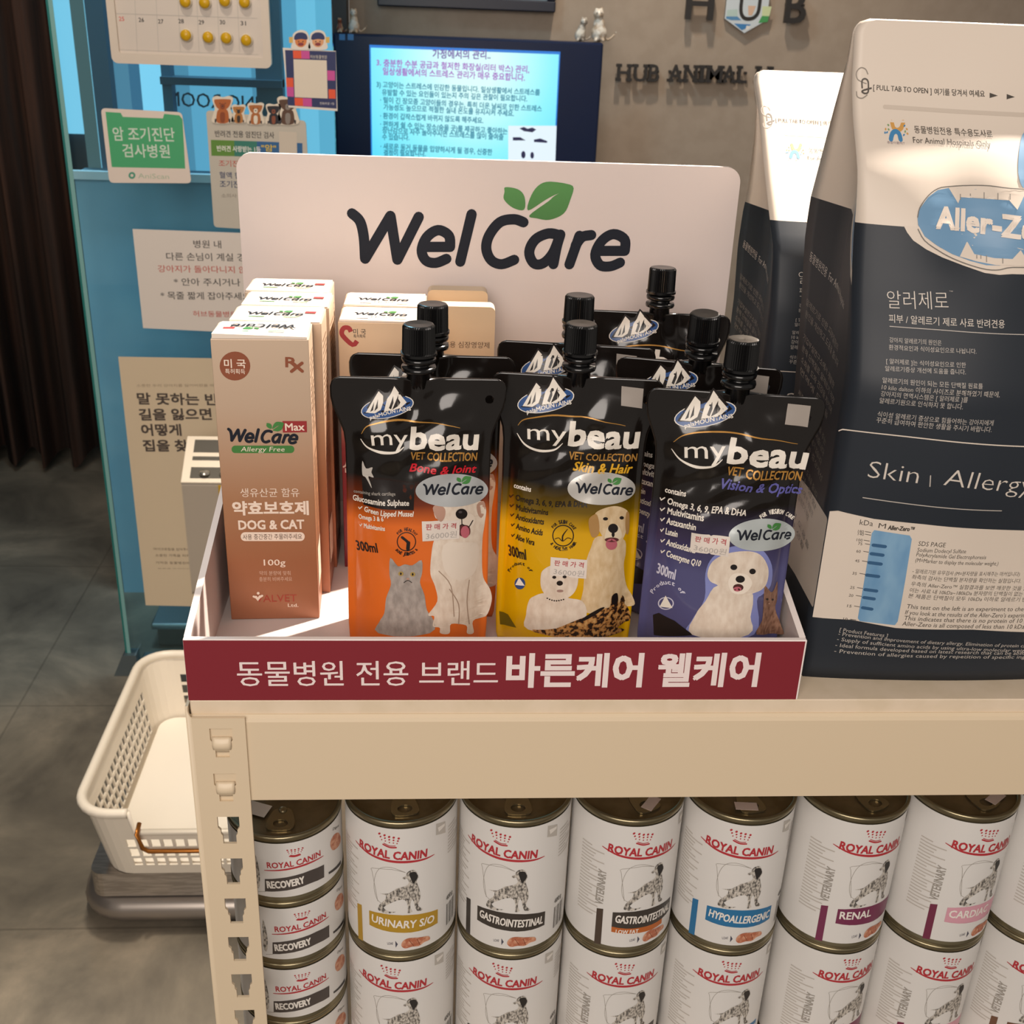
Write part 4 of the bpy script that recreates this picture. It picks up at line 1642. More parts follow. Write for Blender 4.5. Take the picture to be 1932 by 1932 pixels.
def oval_sticker(root, surf, zf, c, rx, ry, lg, col='b9bcbd', rot=0.):
    a = Art(surf)
    x, y = zf(*c)
    k = zf(1, 0)[0]-zf(0, 0)[0]
    a.ell((x, y), rx*k, ry*k, M(col, .3, .25), 4, rot=rot, n=48)
    x0, y0, w_, sl = lg
    a.logo(lambda u, v: zf(x0+w_*u, y0-w_*v+sl*u), INK, LEAF, 5)
    a.build('oval_sticker', root, root, maxlen=.004)


FURW = noisy('fur_white', [(.3, 'cdbba9'), (.7, 'e0d3c3')], 260, 5, .35, (1, 1, .5))
FURG = noisy('fur_golden', [(.3, 'c7aa80'), (.7, 'ddc6a2')], 260, 5, .35, (1, 1, .5))
FURC = noisy('fur_grey', [(.3, '8a827c'), (.7, 'aba29b')], 300, 5, .35, (1, 1, .5))
FURB = noisy('fur_spotted', [(.42, '2a1a12'), (.5, 'a9743e'), (.7, 'cfa468')], 330, 2, .35, (1, 1, 1))
FURR = noisy('fur_russet', [(.35, '6b4a3a'), (.65, '94705c')], 600, 4, .35, (1, 1, .4))
DK, TNG, PNK = M('1d1716', .3), M('b8626e', .3), M('b08a78', .35)
GOLD, CREAMT = M('c08d46', .3, .3), M('e6ded2', .35)


def hill(a, zf, pts, base_blue='33548a'):
    """the oval mountain badge: pts = (cx, cy, rx, ry, rot) in the zoom frame"""
    cx, cy, rx, ry, rot = pts
    k = zf(1, 0)[0]-zf(0, 0)[0]
    c = zf(cx, cy)
    a.ell(c, rx*k, ry*k, CREAMT, 1, rot)
    a.ell(c, rx*k*.965, ry*k*.94, M(base_blue, .3), 2, rot)
    cr, sr = math.cos(rot), math.sin(rot)
    T = lambda x, y: zf(cx+rx*(x*cr)-ry*y*sr, cy+rx*x*sr+ry*y*cr)
    for m, pp, ly in ((DK, [(-.92, .12), (-.2, -1.85), (.0, -1.35), (.14, -1.3), (.42, -2.0), (.88, .02), (.5, .42), (-.4, .45)], 2),
                      (CREAMT, [(-.82, .08), (-.2, -1.62), (-.07, -1.1), (-.12, -.5), (-.26, .1), (-.5, .32)], 3),
                      (CREAMT, [(-.16, .32), (.05, -.75), (.22, -1.12), (.41, -1.78), (.55, -1.0), (.75, -.08), (.5, .3), (.2, .36)], 3),
                      (DK, [(.05, .1), (.3, -.9), (.26, -.3), (.12, .25)], 4), (DK, [(.42, .1), (.46, -.6), (.52, -.2)], 4), (DK, [(-.5, .1), (-.28, -.9), (-.36, -.1)], 4), (DK, [(-.66, .1), (-.44, -.7), (-.54, .0)], 4), (DK, [(.16, .3), (.5, -.9), (.4, .1)], 4)):
        a.poly([T(*q) for q in pp], m, ly)
    a.text('palaMOUNTAINS', T(-.72, .78), T(.86, .72), ry*k*.36, CREAMT, bold=.02, shear=.1, layer=4)


def brand(a, zf, my, beau, vet, sub, subtxt, subcol, ringc):
    """large name, ring around it, two lines below. each = (x0,y0,x1,y1,h)"""
    k = zf(1, 0)[0]-zf(0, 0)[0]
    a.text('my', zf(*my[:2]), zf(*my[2:4]), my[4]*k, CREAMT, layer=3)
    a.text('beau', zf(*beau[:2]), zf(*beau[2:4]), beau[4]*k, CREAMT, bold=.035, layer=3)
    a.text('VET COLLECTION', zf(*vet[:2]), zf(*vet[2:4]), vet[4]*k, GOLD, bold=.02, layer=3)
    a.text(subtxt, zf(*sub[:2]), zf(*sub[2:4]), sub[4]*k, M(subcol, .3), bold=.025, shear=.2, layer=3)
    top, bot = ringc
    a.line([zf(*q) for q in top], [.0003, .0011, .0003], GOLD, 2, curve=5)
    a.line([zf(*q) for q in bot], [.0004, .0018, .0004], CREAMT, 2, curve=5)


def badge(a, zf, c, r, kind):
    k = zf(1, 0)[0]-zf(0, 0)[0]
    x, y = c
    a.ell(zf(x, y), r*k, r*k, DK, 1, hole=.90)
    if kind == 'bone':
        a.line([zf(x-.45*r, y-.45*r), zf(x+.05*r, y-.05*r)], .0016, DK, 2)
        a.line([zf(x+.2*r, y+.1*r), zf(x+.15*r, y+.75*r)], .0022, DK, 2)
        a.ell(zf(x+.05*r, y-.02*r), 3*k*3, 3*k*3, DK, 2)
    else:
        a.line([zf(x+.4*r, y-.6*r), zf(x-.02*r, y-.02*r), zf(x-.05*r, y+.45*r)], [.0004, .0009, .0009], DK, 2, curve=4)
        a.line([zf(x-.75*r, y+.3*r), zf(x-.4*r, y+.2*r), zf(x-.05*r, y+.5*r), zf(x+.4*r, y+.2*r), zf(x+.75*r, y+.3*r)], .0005, DK, 2, curve=4)


def arc_text(a, zf, s, c, r, a0, a1, h, m, inner=False):
    n = len(s)
    k = zf(1, 0)[0]-zf(0, 0)[0]
    for i, ch in enumerate(s):
        if ch == ' ':
            continue
        t0 = a0+(a1-a0)*(i+.08)/n
        t1 = a0+(a1-a0)*(i+.92)/n
        p0 = zf(c[0]+r*math.cos(t0), c[1]+r*math.sin(t0))
        p1 = zf(c[0]+r*math.cos(t1), c[1]+r*math.sin(t1))
        a.text(ch, p0, p1, h*k, m, bold=.03, layer=2)


def animal(a, zf, outline, m, layer=2, curve=4):
    a.poly([zf(*q) for q in outline], m, layer, curve=curve)


def dots(a, zf, items, layer=5):
    k = zf(1, 0)[0]-zf(0, 0)[0]
    for x, y, rx, ry, m in items:
        a.ell(zf(x, y), rx*k, ry*k, m, layer)


za = lambda x, y: (600+x/3.5125, 650+y/3.5125)
zb = lambda x, y: (900+x/3.22, 600+y/3.22)
zc = lambda x, y: (1180+x/2.683, 500+y/2.683)


def art_orange(root, ph, stickers=True):
    sf = pouch_surf(root, ph)
    a = Art(sf)
    hill(a, za, (460, 415, 178, 72, -.20))
    brand(a, za, (358, 668, 600, 672, 108), (612, 690, 1052, 692, 145), (612, 762, 1048, 766, 50), (606, 840, 1044, 846, 52), 'Bone & Joint', 'c81f2e',
          ([(290, 590), (330, 540), (440, 512), (600, 505), (780, 520), (940, 552)], [(285, 625), (330, 680), (420, 715), (520, 715), (570, 680)]))
    a.poly([za(*q) for q in ((290, 880), (640, 915), (634, 1098), (302, 1060))], DK, 1)
    animal(a, za, ((296, 770), (320, 820), (362, 812), (355, 845), (370, 880), (335, 872), (350, 920), (356, 950), (318, 880), (296, 860)), M('b9b2aa', .35), 3, 3)
    for s, x0, y0, x1, y1, h, m in (('containing shark cartilage', 240, 978, 515, 1000, 20, M('8f8880', .3)), ('Glucosamine Sulphate', 235, 1028, 604, 1066, 36, CREAMT), ('✓ Green Lipped Mussel', 270, 1092, 634, 1140, 34, CREAMT),
                                    ('Omega 3 & 6', 275, 1152, 436, 1170, 30, CREAMT), ('✓ Multivitamins', 280, 1206, 446, 1234, 30, CREAMT)):
        a.text(s, za(x0, y0), za(x1, y1), h/3.51, m, bold=.02, shear=.15, layer=3)
    a.text('300ml', za(262, 1358), za(398, 1378), 60/3.51, DK, bold=.02, layer=2)
    badge(a, za, (586, 1306), 64, 'bone')
    arc_text(a, za, 'FOR HEALTHY', (586, 1306), 72, -2.45, -.55, 22, DK)
    arc_text(a, za, '& SETNIOJ ENOB'[::-1], (586, 1306), 92, 2.5, .6, 22, DK)
    animal(a, za, ((770, 1290), (750, 1400), (745, 1520), (775, 1600), (790, 1700), (730, 1790), (770, 1800), (760, 1865), (805, 1875), (810, 1912), (870, 1912), (882, 1850), (980, 1860), (985, 1912), (1030, 1908), (1025, 1830), (1110, 1800), (1150, 1700), (1140, 1620), (1095, 1540), (1085, 1400), (1090, 1280), (1105, 1180), (1112, 1080), (1060, 1030), (900, 1010), (830, 1035), (770, 1080), (780, 1150), (830, 1170)), FURW, 2)
    animal(a, za, ((760, 1085), (800, 1060), (842, 1090), (836, 1150), (800, 1170)), PNK, 3)
    animal(a, za, ((1050, 1060), (1095, 1035), (1110, 1080), (1095, 1150), (1060, 1130)), PNK, 3)
    animal(a, za, ((860, 1180), (900, 1120), (1010, 1120), (1040, 1170), (1000, 1225), (930, 1235)), M('ddcfbf', .35), 3)
    a.line([za(*q) for q in ((880, 1178), (920, 1215), (952, 1190), (990, 1212), (1022, 1165))], .0007, DK, 4, curve=4)
    animal(a, za, ((925, 1205), (955, 1192), (1000, 1205), (1000, 1260), (940, 1265)), M('5c2c2c', .3), 4)
    dots(a, za, ((948, 1120, 38, 34, DK), (940, 1108, 12, 8, M('4a4444', .3)), (972, 1240, 28, 40, TNG)))
    a.line([za(950, 1150), za(952, 1190)], .0006, DK, 4)
    animal(a, za, ((830, 1330), (960, 1310), (1060, 1330), (1040, 1500), (940, 1560), (840, 1500)), M('dccfc0', .35), 3)
    for ln in (((800, 1500), (880, 1600), (900, 1800)), ((1000, 1560), (985, 1700), (1000, 1850)), ((870, 1620), (930, 1720), (930, 1850))):
        a.line([za(*q) for q in ln], .0006, M('a08a78', .4), 3, curve=4)
    animal(a, za, ((480, 1412), (530, 1468), (575, 1455), (625, 1462), (686, 1428), (690, 1512), (676, 1575), (706, 1660), (722, 1760), (766, 1830), (740, 1912), (402, 1912), (406, 1840), (440, 1780), (452, 1680), (484, 1590), (474, 1520)), FURC, 2, 3)
    dots(a, za, ((550, 1516, 17, 15, M('a98f4e', .3)), (628, 1520, 17, 15, M('a98f4e', .3)), (550, 1516, 6, 9, DK), (628, 1520, 6, 9, DK), (596, 1550, 10, 7, PNK)))
    a.line([za(570, 1575), za(596, 1560), za(622, 1575)], .0004, DK, 5, curve=3)
    a.build('printed_label', root, root, maxlen=.005)
    oval_sticker(root, sf, za, (886, 965), 241, 110, (695, 1003, 398, -16), rot=-.02)
    if stickers:
        price_sticker(root, sf, za, ((688, 1170), (938, 1160), (934, 1284), (692, 1302)), '36000원')
    return sf


def art_yellow(root, ph, stickers=True):
    sf = pouch_surf(root, ph)
    a = Art(sf)
    hill(a, zb, (418, 500, 176, 72, -.20))
    brand(a, zb, (308, 735, 545, 748, 95), (556, 772, 972, 785, 145), (556, 858, 966, 866, 48), (582, 924, 938, 938, 52), 'Skin & Hair', 'd9a52a',
          ([(250, 650), (290, 615), (400, 596), (560, 596), (740, 622), (900, 655)], [(245, 700), (290, 765), (380, 805), (470, 800), (520, 760)]))
    sq = [(878, 412), (1012, 428), (1002, 548), (874, 532)]
    a.poly([zb(*q) for q in sq], M('9b928a', .5), 4)
    for s, x0, y0, x1, y1, h, m in (('contains', 226, 1028, 328, 1056, 30, CREAMT), ('✓ Omega 3, 6, 9, EPA & DHA', 196, 1092, 668, 1150, 34, DK), ('✓ Multivitamins', 200, 1150, 432, 1196, 34, DK), ('✓ Antioxidants', 204, 1206, 406, 1254, 34, DK),
                                    ('✓ Amino Acids', 208, 1266, 398, 1320, 34, DK), ('✓ Aloe Vera', 210, 1330, 348, 1380, 34, DK)):
        a.text(s, zb(x0, y0), zb(x1, y1), h/3.22, m, bold=.02, shear=.12, layer=3)
    a.text('300ml', zb(196, 1440), zb(300, 1468), 62/3.22, DK, bold=.02, layer=2)
    a.ell(zb(262, 1612), 10, 11, M('31487a', .3), 2)
    a.poly([zb(*q) for q in ((235, 1620), (258, 1575), (292, 1625))], CREAMT, 3)
    arc_text(a, zb, 'Product of', (262, 1560), 62, -2.9, -.3, 20, DK)
    badge(a, zb, (523, 1322), 66, 'hair')
    arc_text(a, zb, 'FOR SKIN CARE', (523, 1322), 74, -2.5, -.5, 22, DK)
    arc_text(a, zb, '& HEALTHY HAIR', (523, 1322), 92, 2.6, .45, 22, DK)
    animal(a, zb, ((735, 1325), (690, 1400), (662, 1480), (652, 1560), (645, 1650), (630, 1760), (720, 1800), (850, 1770), (952, 1745), (945, 1690), (905, 1620), (890, 1500), (902, 1420), (885, 1340)), FURG, 2)
    animal(a, zb, ((720, 1182), (780, 1152), (850, 1142), (910, 1168), (920, 1220), (905, 1290), (880, 1350), (850, 1395), (800, 1395), (770, 1340), (735, 1280), (715, 1230)), FURG, 3)
    animal(a, zb, ((682, 1215), (722, 1190), (740, 1240), (738, 1310), (700, 1330), (680, 1270)), M('a98250', .35), 4)
    animal(a, zb, ((905, 1180), (922, 1190), (920, 1290), (905, 1312), (898, 1250)), M('a98250', .35), 4)
    animal(a, zb, ((780, 1300), (800, 1260), (850, 1255), (875, 1300), (868, 1340), (780, 1345)), M('e0cfb2', .35), 4)
    dots(a, zb, ((778, 1218, 15, 10, DK), (876, 1212, 13, 10, DK), (824, 1276, 30, 28, DK), (824, 1312, 9, 18, DK), (816, 1345, 42, 14, M('5c2c2c', .3)), (814, 1372, 34, 34, TNG)))
    animal(a, zb, ((345, 1690), (420, 1670), (560, 1700), (640, 1720), (665, 1800), (600, 1890), (310, 1890), (300, 1800), (315, 1720)), FURW, 3)
    animal(a, zb, ((388, 1570), (402, 1530), (460, 1500), (560, 1508), (612, 1560), (604, 1640), (565, 1690), (500, 1712), (430, 1692), (392, 1640)), FURW, 4)
    dots(a, zb, ((470, 1572, 12, 9, DK), (532, 1570, 12, 9, DK), (503, 1608, 19, 15, DK), (505, 1655, 20, 8, M('9a7a70', .3))), 6)
    for i in range(8):
        dots(a, zb, ((428+14*i, 1700+10*math.sin(i*.5)+1.5*i, 5, 4, DK),), 5)
    animal(a, zb, ((340, 1902), (480, 1884), (600, 1835), (700, 1795), (760, 1765), (805, 1752), (815, 1690), (850, 1672), (858, 1735), (880, 1682), (902, 1730), (926, 1780), (930, 1830), (885, 1850), (850, 1880), (870, 1905)), FURB, 4, 3)
    animal(a, zb, ((815, 1735), (818, 1685), (848, 1670), (850, 1725)), DK, 5, 3)
    animal(a, zb, ((630, 1830), (690, 1790), (750, 1758), (770, 1760), (700, 1810), (640, 1840)), DK, 5, 3)
    dots(a, zb, ((882, 1775, 7, 6, DK), (916, 1788, 6, 5, M('a05a50', .3))), 6)
    a.poly([zb(*q) for q in ((135, 1780), (190, 1800), (240, 1880), (140, 1860))], M('6b5a12', .3), 1)
    a.build('printed_label', root, root, maxlen=.005)
    oval_sticker(root, sf, zb, (755, 1035), 206, 100, (600, 1068, 345, 6), 'c9c6c0')
    if stickers:
        price_sticker(root, sf, zb, ((448, 1450), (670, 1468), (662, 1582), (444, 1560)), '36000원')
    return sf


def art_blue(root, ph, stickers=True):
    sf = pouch_surf(root, ph)
    a = Art(sf)
    hill(a, zc, (404, 755, 160, 62, -.20))
    brand(a, zc, (300, 975, 510, 980, 85), (515, 1000, 905, 1030, 130), (510, 1062, 886, 1090, 42), (480, 1130, 888, 1158, 52), 'Vision & Optics', '5c5a9c',
          ([(245, 895), (300, 860), (420, 844), (560, 850), (720, 882), (870, 905)], [(235, 930), (280, 985), (360, 1022), (440, 1020), (490, 985)]))
    sq = [(822, 700), (938, 712), (922, 820), (806, 806)]
    a.poly([zc(*q) for q in sq], M('9b928a', .5), 4)
    for s, x0, y0, x1, y1, h in (('contains', 202, 1148, 306, 1172, 28), ('✓ Omega 3, 6, 9, EPA & DHA', 174, 1192, 608, 1268, 32), ('✓ Multivitamins', 176, 1246, 396, 1296, 32), ('✓ Astaxanthin', 178, 1298, 356, 1342, 32), ('✓ Lutein', 178, 1352, 264, 1376, 32),
                                 ('✓ Antioxidants', 178, 1404, 354, 1458, 32), ('✓ Coenzyme Q10', 178, 1458, 378, 1524, 32)):
        a.text(s, zc(x0, y0), zc(x1, y1), h/2.683, CREAMT, bold=.02, shear=.12, layer=3)
    a.text('300ml', zc(160, 1556), zc(250, 1592), 52/2.683, M('c9c6d6', .3), bold=.02, layer=2)
    arc_text(a, zc, 'FOR VISION CARE', (764, 1380), 122, -2.25, -.85, 24, CREAMT)
    a.ell(zc(206, 1712), 15, 12, M('c9c6d6', .3), 2, hole=.85)
    a.poly([zc(*q) for q in ((175, 1728), (205, 1672), (240, 1735))], CREAMT, 3)
    arc_text(a, zc, 'Product of', (212, 1690), 75, -2.8, -.3, 22, M('c9c6d6', .3))
    animal(a, zc, ((330, 1870), (335, 1800), (400, 1690), (405, 1560), (440, 1480), (520, 1430), (600, 1420), (690, 1440), (740, 1520), (735, 1620), (690, 1670), (665, 1700), (650, 1870)), M('7f86bd', .25), 1)
    animal(a, zc, ((470, 1620), (405, 1700), (355, 1770), (338, 1870), (622, 1870), (632, 1780), (645, 1700), (625, 1650)), FURW, 2)
    animal(a, zc, ((415, 1560), (440, 1500), (510, 1460), (600, 1447), (680, 1465), (720, 1530), (716, 1600), (690, 1640), (640, 1662), (580, 1682), (510, 1672), (470, 1622), (430, 1600)), FURW, 3)
    animal(a, zc, ((520, 1600), (550, 1560), (610, 1565), (640, 1610), (600, 1660), (540, 1655)), M('e6dacb', .35), 4)
    dots(a, zc, ((548, 1528, 17, 14, DK), (641, 1549, 16, 14, DK), (580, 1588, 23, 18, DK), (570, 1630, 26, 18, M('4a2624', .3)), (566, 1638, 20, 12, TNG)))
    animal(a, zc, ((700, 1660), (706, 1622), (735, 1655), (752, 1640), (768, 1600), (768, 1690), (758, 1740), (790, 1830), (792, 1870), (662, 1870), (690, 1800), (697, 1720)), FURR, 2, 3)
    dots(a, zc, ((715, 1690, 6, 5, DK), (742, 1692, 5, 5, DK), (724, 1712, 4, 3, PNK)))
    a.poly([zc(*q) for q in ((140, 1770), (170, 1760), (250, 1800), (345, 1872), (145, 1872))], DK, 2)
    a.build('printed_label', root, root, maxlen=.005)
    oval_sticker(root, sf, zc, (690, 1365), 168, 82, (564, 1398, 275, -14), 'b9c0c0', rot=-.06)
    if stickers:
        price_sticker(root, sf, zc, ((336, 1352), (530, 1376), (520, 1476), (328, 1446)), '36000원')
    return sf


GO, GY_, GB = 'orange pouches in the display', 'yellow pouches in the display', 'blue-violet pouches in the display'
R_D = math.radians
po = thing('spout_pouch', 'front black and orange spout pouch with cat and golden dog picture', 'pouch', (.1372, .0560, .0033), 0, GO)
make_pouch(po, FILM['o'], 0.)
art_orange(po, 0.)
py_ = thing('spout_pouch', 'front black and yellow spout pouch with price label over the white poodle', 'pouch', (.2325, .0645, .0033), R_D(-6), GY_)
make_pouch(py_, FILM['y'], 1.1)
art_yellow(py_, 1.1)
pb = thing('spout_pouch', 'front black and blue spout pouch with fluffy white dog picture at the right', 'pouch', (.3230, .0385, .0033), R_D(-8), GB)
make_pouch(pb, FILM['b'], 2.3)
art_blue(pb, 2.3)


def dup_pouch(src, loc, rot, label):
    c = copy_tree(src)
    for ch in list(c.children):
        if ch.name.startswith('price_sticker'):
            bpy.data.objects.remove(ch)
    c.location = loc
    c.rotation_euler = rot
    c['label'] = label
    return c


dup_pouch(po, (.1448, .0985, .0033), (R_D(-1), 0, R_D(-2)), 'black and orange spout pouch half hidden behind the front orange one')
dup_pouch(py_, (.2385, .1280, .0033), (R_D(-1), 0, R_D(-7)), 'black and yellow spout pouch standing behind the front yellow one')
dup_pouch(pb, (.3150, .1060, .0056), (R_D(5), 0, R_D(-12)), 'black and blue spout pouch in the middle, its cap tipped forward')
dup_pouch(pb, (.3060, .2000, .0048), (R_D(-3), 0, R_D(-5)), 'black and blue spout pouch at the back below the lettered panel')

# ================================================================= PET FOOD BAGS
BW = .188
PROF_FRONT = dict(
    yf=([0, .20, .225, .25, .275, .295, .310, .322, .336, .354, .3895], [.027, .030, .040, .052, .061, .066, .072, .081, .093, .104, .1158]),
    yr=([0, .16, .208, .259, .282, .34, .367, .3895], [.122, .126, .136, .150, .150, .129, .1185, .1165]),
    fold=([0, .2, .27, .33, .3895], [.001, .003, .011, .016, .0005]), top=.3895, bulge=.021)
PROF_BACK = dict(
    yf=([0, .13, .20, .235, .2575, .283, .3235, .347], [.195, .196, .205, .216, .240, .266, .305, .3345]),
    yr=([0, .106, .178, .218, .244, .263, .30, .3235, .347], [.31, .309, .308, .315, .312, .305, .304, .309, .3353]),
    fold=([0, .13, .22, .30, .347], [.001, .003, .010, .010, .0005]), top=.347, bulge=.012)


def bag_funcs(pf, x0):
    top = pf['top']

    def corner(v):
        d = np.clip(v-(top-.009), 0, .009)
        return .009-np.sqrt(np.maximum(.009**2-d**2, 0))

    def front(u, v):
        yf = np.interp(v, *pf['yf'])
        un = np.clip(u/BW, 0, 1)
        k = np.interp(v/top, [0, .10, .35, .62, .73, .80, .88, 1], [.25, .55, 1, 1, .92, .35, .05, 0])
        b = pf['bulge']*np.sin(math.pi*un)**.75*k
        wr = .0012*np.sin(46*u+30*v)*np.sin(38*v-20*u)*np.sin(math.pi*un)*np.clip((top-v)/.03, 0, 1)*np.clip(v/.03, 0, 1)
        dent = .006*np.exp(-(((u-.062)/.018)**2+((v-top*.735)/.022)**2))
        y = yf-b+wr+dent*1.0
        return np.stack([x0+u, y, v], 1)

    def left(u, v):
        yf, yr = np.interp(v, *pf['yf']), np.interp(v, *pf['yr'])
        s = np.clip(u/.095, 0, 1)
        y = yr+(yf-yr)*s
        f = np.interp(v, *pf['fold'])*(1-np.abs(s-.5)*2)
        return np.stack([x0+f, y, v], 1)
    return front, left, corner


def make_bag(root, pf, x0, v0):
    front, left, corner = bag_funcs(pf, x0)
    o = np.array(root.location)
    top = pf['top']
    rows = np.unique(np.concatenate([np.linspace(0, v0, 34), np.linspace(v0, top, 24), np.linspace(top-.009, top, 6)]))
    nu, ns, nb = 32, 8, 10
    ring_all = []
    for v in rows:
        vv = np.full(nu+1, v)
        fr_ = front(np.linspace(0, BW, nu+1), vv)
        c = corner(np.array([v]))[0]
        fr_[:, 0] = x0+c+(fr_[:, 0]-x0)*(BW-2*c)/BW
        lf = left(np.linspace(0, .095, ns+1), np.full(ns+1, v))      # rear to front
        lf[:, 0] += c
        rt = lf[::-1].copy()                                          # front to rear
        rt[:, 0] = 2*x0+BW-rt[:, 0]
        yr = lf[0, 1]
        xb = np.linspace(x0+BW-c, x0+c, nb+1)
        bk = np.stack([xb, np.full(nb+1, yr), np.full(nb+1, v)], 1)
        ring_all.append(np.concatenate([lf[:-1], fr_[:-1], rt[:-1], bk[:-1]]))
    n = len(ring_all[0])
    P = np.concatenate(ring_all)-o
    MB_ = MB()
    FW, FB = FILMW, FILMB
    for m, cond in ((FB, lambda v: v < v0-1e-6), (FW, lambda v: v >= v0-1e-6)):
        F = []
        for i in range(len(rows)-1):
            if cond(rows[i]):
                for j in range(n):
                    j2 = (j+1) % n
                    F.append((i*n+j, i*n+j2, (i+1)*n+j2, (i+1)*n+j))
        if m is FB:
            F.append(tuple(reversed(range(n))))
        else:
            F.append(tuple((len(rows)-1)*n+j for j in range(n)))
        MB_.add(P, F, m, True)
    ob = MB_.build('bag_body', root, weld=True)
    return Surf(front, (.05, .2)), Surf(left, (.05, .2))


FILMW = M('d8cbbd', .5, 0, 0, .5)
FILMB = M('272c33', .45, 0, 0, .28)
bag = thing('pet_food_bag', 'large white and black pet food bag at the right with blue oval label', 'bag', (.386+BW/2, .08, .0004), 0, 'pet food bags')
bag_s = None
V0 = .2835
sf, sl_ = make_bag(bag, PROF_FRONT, .386, V0)
FILM_W2 = M('d5c8ba', .5)
a = Art(sf)
b6 = lambda x, y: (1340+x/3.2635, 60+y/3.2635)
b7 = lambda x, y: (1432+x/3.22, 700+y/3.22)
BLUE = M('6c93b4', .4)
DG = M('4a443e', .5)
LG = M('b5ada5', .5)
uvc = lambda x, y: a.p(b6(x, y))
# white collar round the oval, below the black line
pts = [uvc(*q) for q in ((1192, 1150), (1200, 1190), (1212, 1235), (1250, 1285), (1330, 1340), (1430, 1390), (1560, 1440), (1690, 1485), (1780, 1497), (1860, 1492))]
pts[0] = (pts[0][0], V0+.0004)
mir = [(BW-x, y) for x, y in reversed(pts) if BW-x > pts[-1][0]+.002]
a.poly(pts+mir, FILM_W2, 1, raw=True)
# the blue oval and its teeth
ov = [uvc(*q) for q in ((1276, 1150), (1290, 1090), (1340, 1020), (1400, 975), (1470, 962), (1600, 955), (1720, 958), (1850, 975))]
lo = [uvc(*q) for q in ((1280, 1190), (1320, 1260), (1400, 1320), (1490, 1370), (1600, 1412), (1700, 1438), (1780, 1440), (1860, 1425))]
ov_all = ov+[(BW-x, y) for x, y in reversed(ov) if BW-x > ov[-1][0]+.004]
lo_all = lo+[(BW-x, y) for x, y in reversed(lo) if BW-x > lo[-1][0]+.004]
a.poly(ov_all+list(reversed(lo_all)), BLUE, 2, raw=True)
for q in (((1462, 955), (1525, 1058), (1540, 1020), (1700, 1030), (1840, 1040), (1890, 1098), (1932, 1010), (1932, 965), (1700, 950)),
          ((1535, 1385), (1580, 1290), (1625, 1370), (1750, 1395), (1860, 1400), (1910, 1345), (1932, 1380), (1932, 1440), (1760, 1438), (1640, 1415))):
    a.poly([uvc(*k) for k in q], FILM_W2, 3, raw=True)
for x, y0, y1 in ((1538, 1000, 1035), (1600, 998, 1022), (1685, 990, 1030), (1770, 995, 1035), (1845, 1000, 1036), (1640, 1375, 1398), (1700, 1378, 1420), (1800, 1395, 1428), (1665, 1376, 1400)):
    a.line([b6(x, y0), b6(x, y1)], .0005, M('8b857e', .5), 4, cap=False)
a.line([(x, y+.0006) for x, y in ov_all], .0005, M('6c6862', .5), 4, curve=3, raw=True)
a.line([(x, y-.0022) for x, y in lo_all], .0005, M('6c6862', .5), 4, curve=3, raw=True)
a.text('Aller-Zèro', b6(1392, 1208), b6(2130, 1296), 130/3.26, M('e2d5c8', .45), bold=.045, layer=5)
# the arc at the top right edge of the photo
a.poly([b6(*q) for q in ((1932, 620), (1905, 700), (1895, 800), (1900, 900), (1932, 968), (2010, 960), (2010, 620))], BLUE, 2, curve=3)
# top lines
ic = M('57504a', .5)
a.line([b6(*q) for q in ((970, 260), (955, 230), (925, 222), (900, 250), (905, 290), (935, 310), (960, 320))], .0006, GREY, 1, curve=4)
a.line([b6(*q) for q in ((900, 370), (905, 400), (935, 410), (965, 390))], .0006, GREY, 1, curve=4)
a.line([b6(*q) for q in ((935, 345), (935, 300), (955, 290), (972, 310), (972, 370), (950, 380), (935, 365), (990, 348))], .0009, ic, 1, curve=4)
a.text('[ PULL TAB TO OPEN ]', b6(1003, 358), b6(1362, 382), 32/3.26, DG, bold=.01)
a.text('여기를 당겨서 여세요', b6(1380, 390), b6(1690, 404), 42/3.26, DG, bold=.012)
for x, y in ((1720, 392), (1825, 400)):
    a.poly([b6(x, y-16), b6(x+50, y+2), b6(x, y+16)], DG, 1)
a.line([b6(1075, 462), b6(1500, 490), b6(1930, 512)], .0022, M('c6b9ab', .5), 1, cap=True)
OY, LB, SG = M('c9964e', .5), M('3f7fae', .5), M('7d9a6a', .5)
a.line([b6(*q) for q in ((1118, 556), (1128, 590), (1150, 606), (1175, 594), (1188, 556))], .0022, OY, 1, curve=4)
a.line([b6(*q) for q in ((1112, 662), (1122, 626), (1142, 614), (1162, 628), (1172, 664))], .0024, LB, 1, curve=4)
for i, (x, y, m) in enumerate(((1096, 575, SG), (1080, 600, OY), (1088, 620, LB), (1098, 602, SG), (1076, 622, LB), (1195, 580, LB), (1210, 600, OY), (1200, 615, SG), (1192, 636, LB), (1214, 628, OY))):
    a.ell(b6(x, y), 1.5, 2.3, m, 1, rot=.6*(i % 3-1))
a.text('종합이물PET', b6(1090, 690), b6(1198, 696), 16/3.26, M('9a8a90', .5))
a.text('동물병원전용 특수용도사료', b6(1258, 625), b6(1740, 655), 46/3.26, DG)
a.text('For Animal Hospitals Only', b6(1250, 685), b6(1728, 712), 36/3.26, DG)
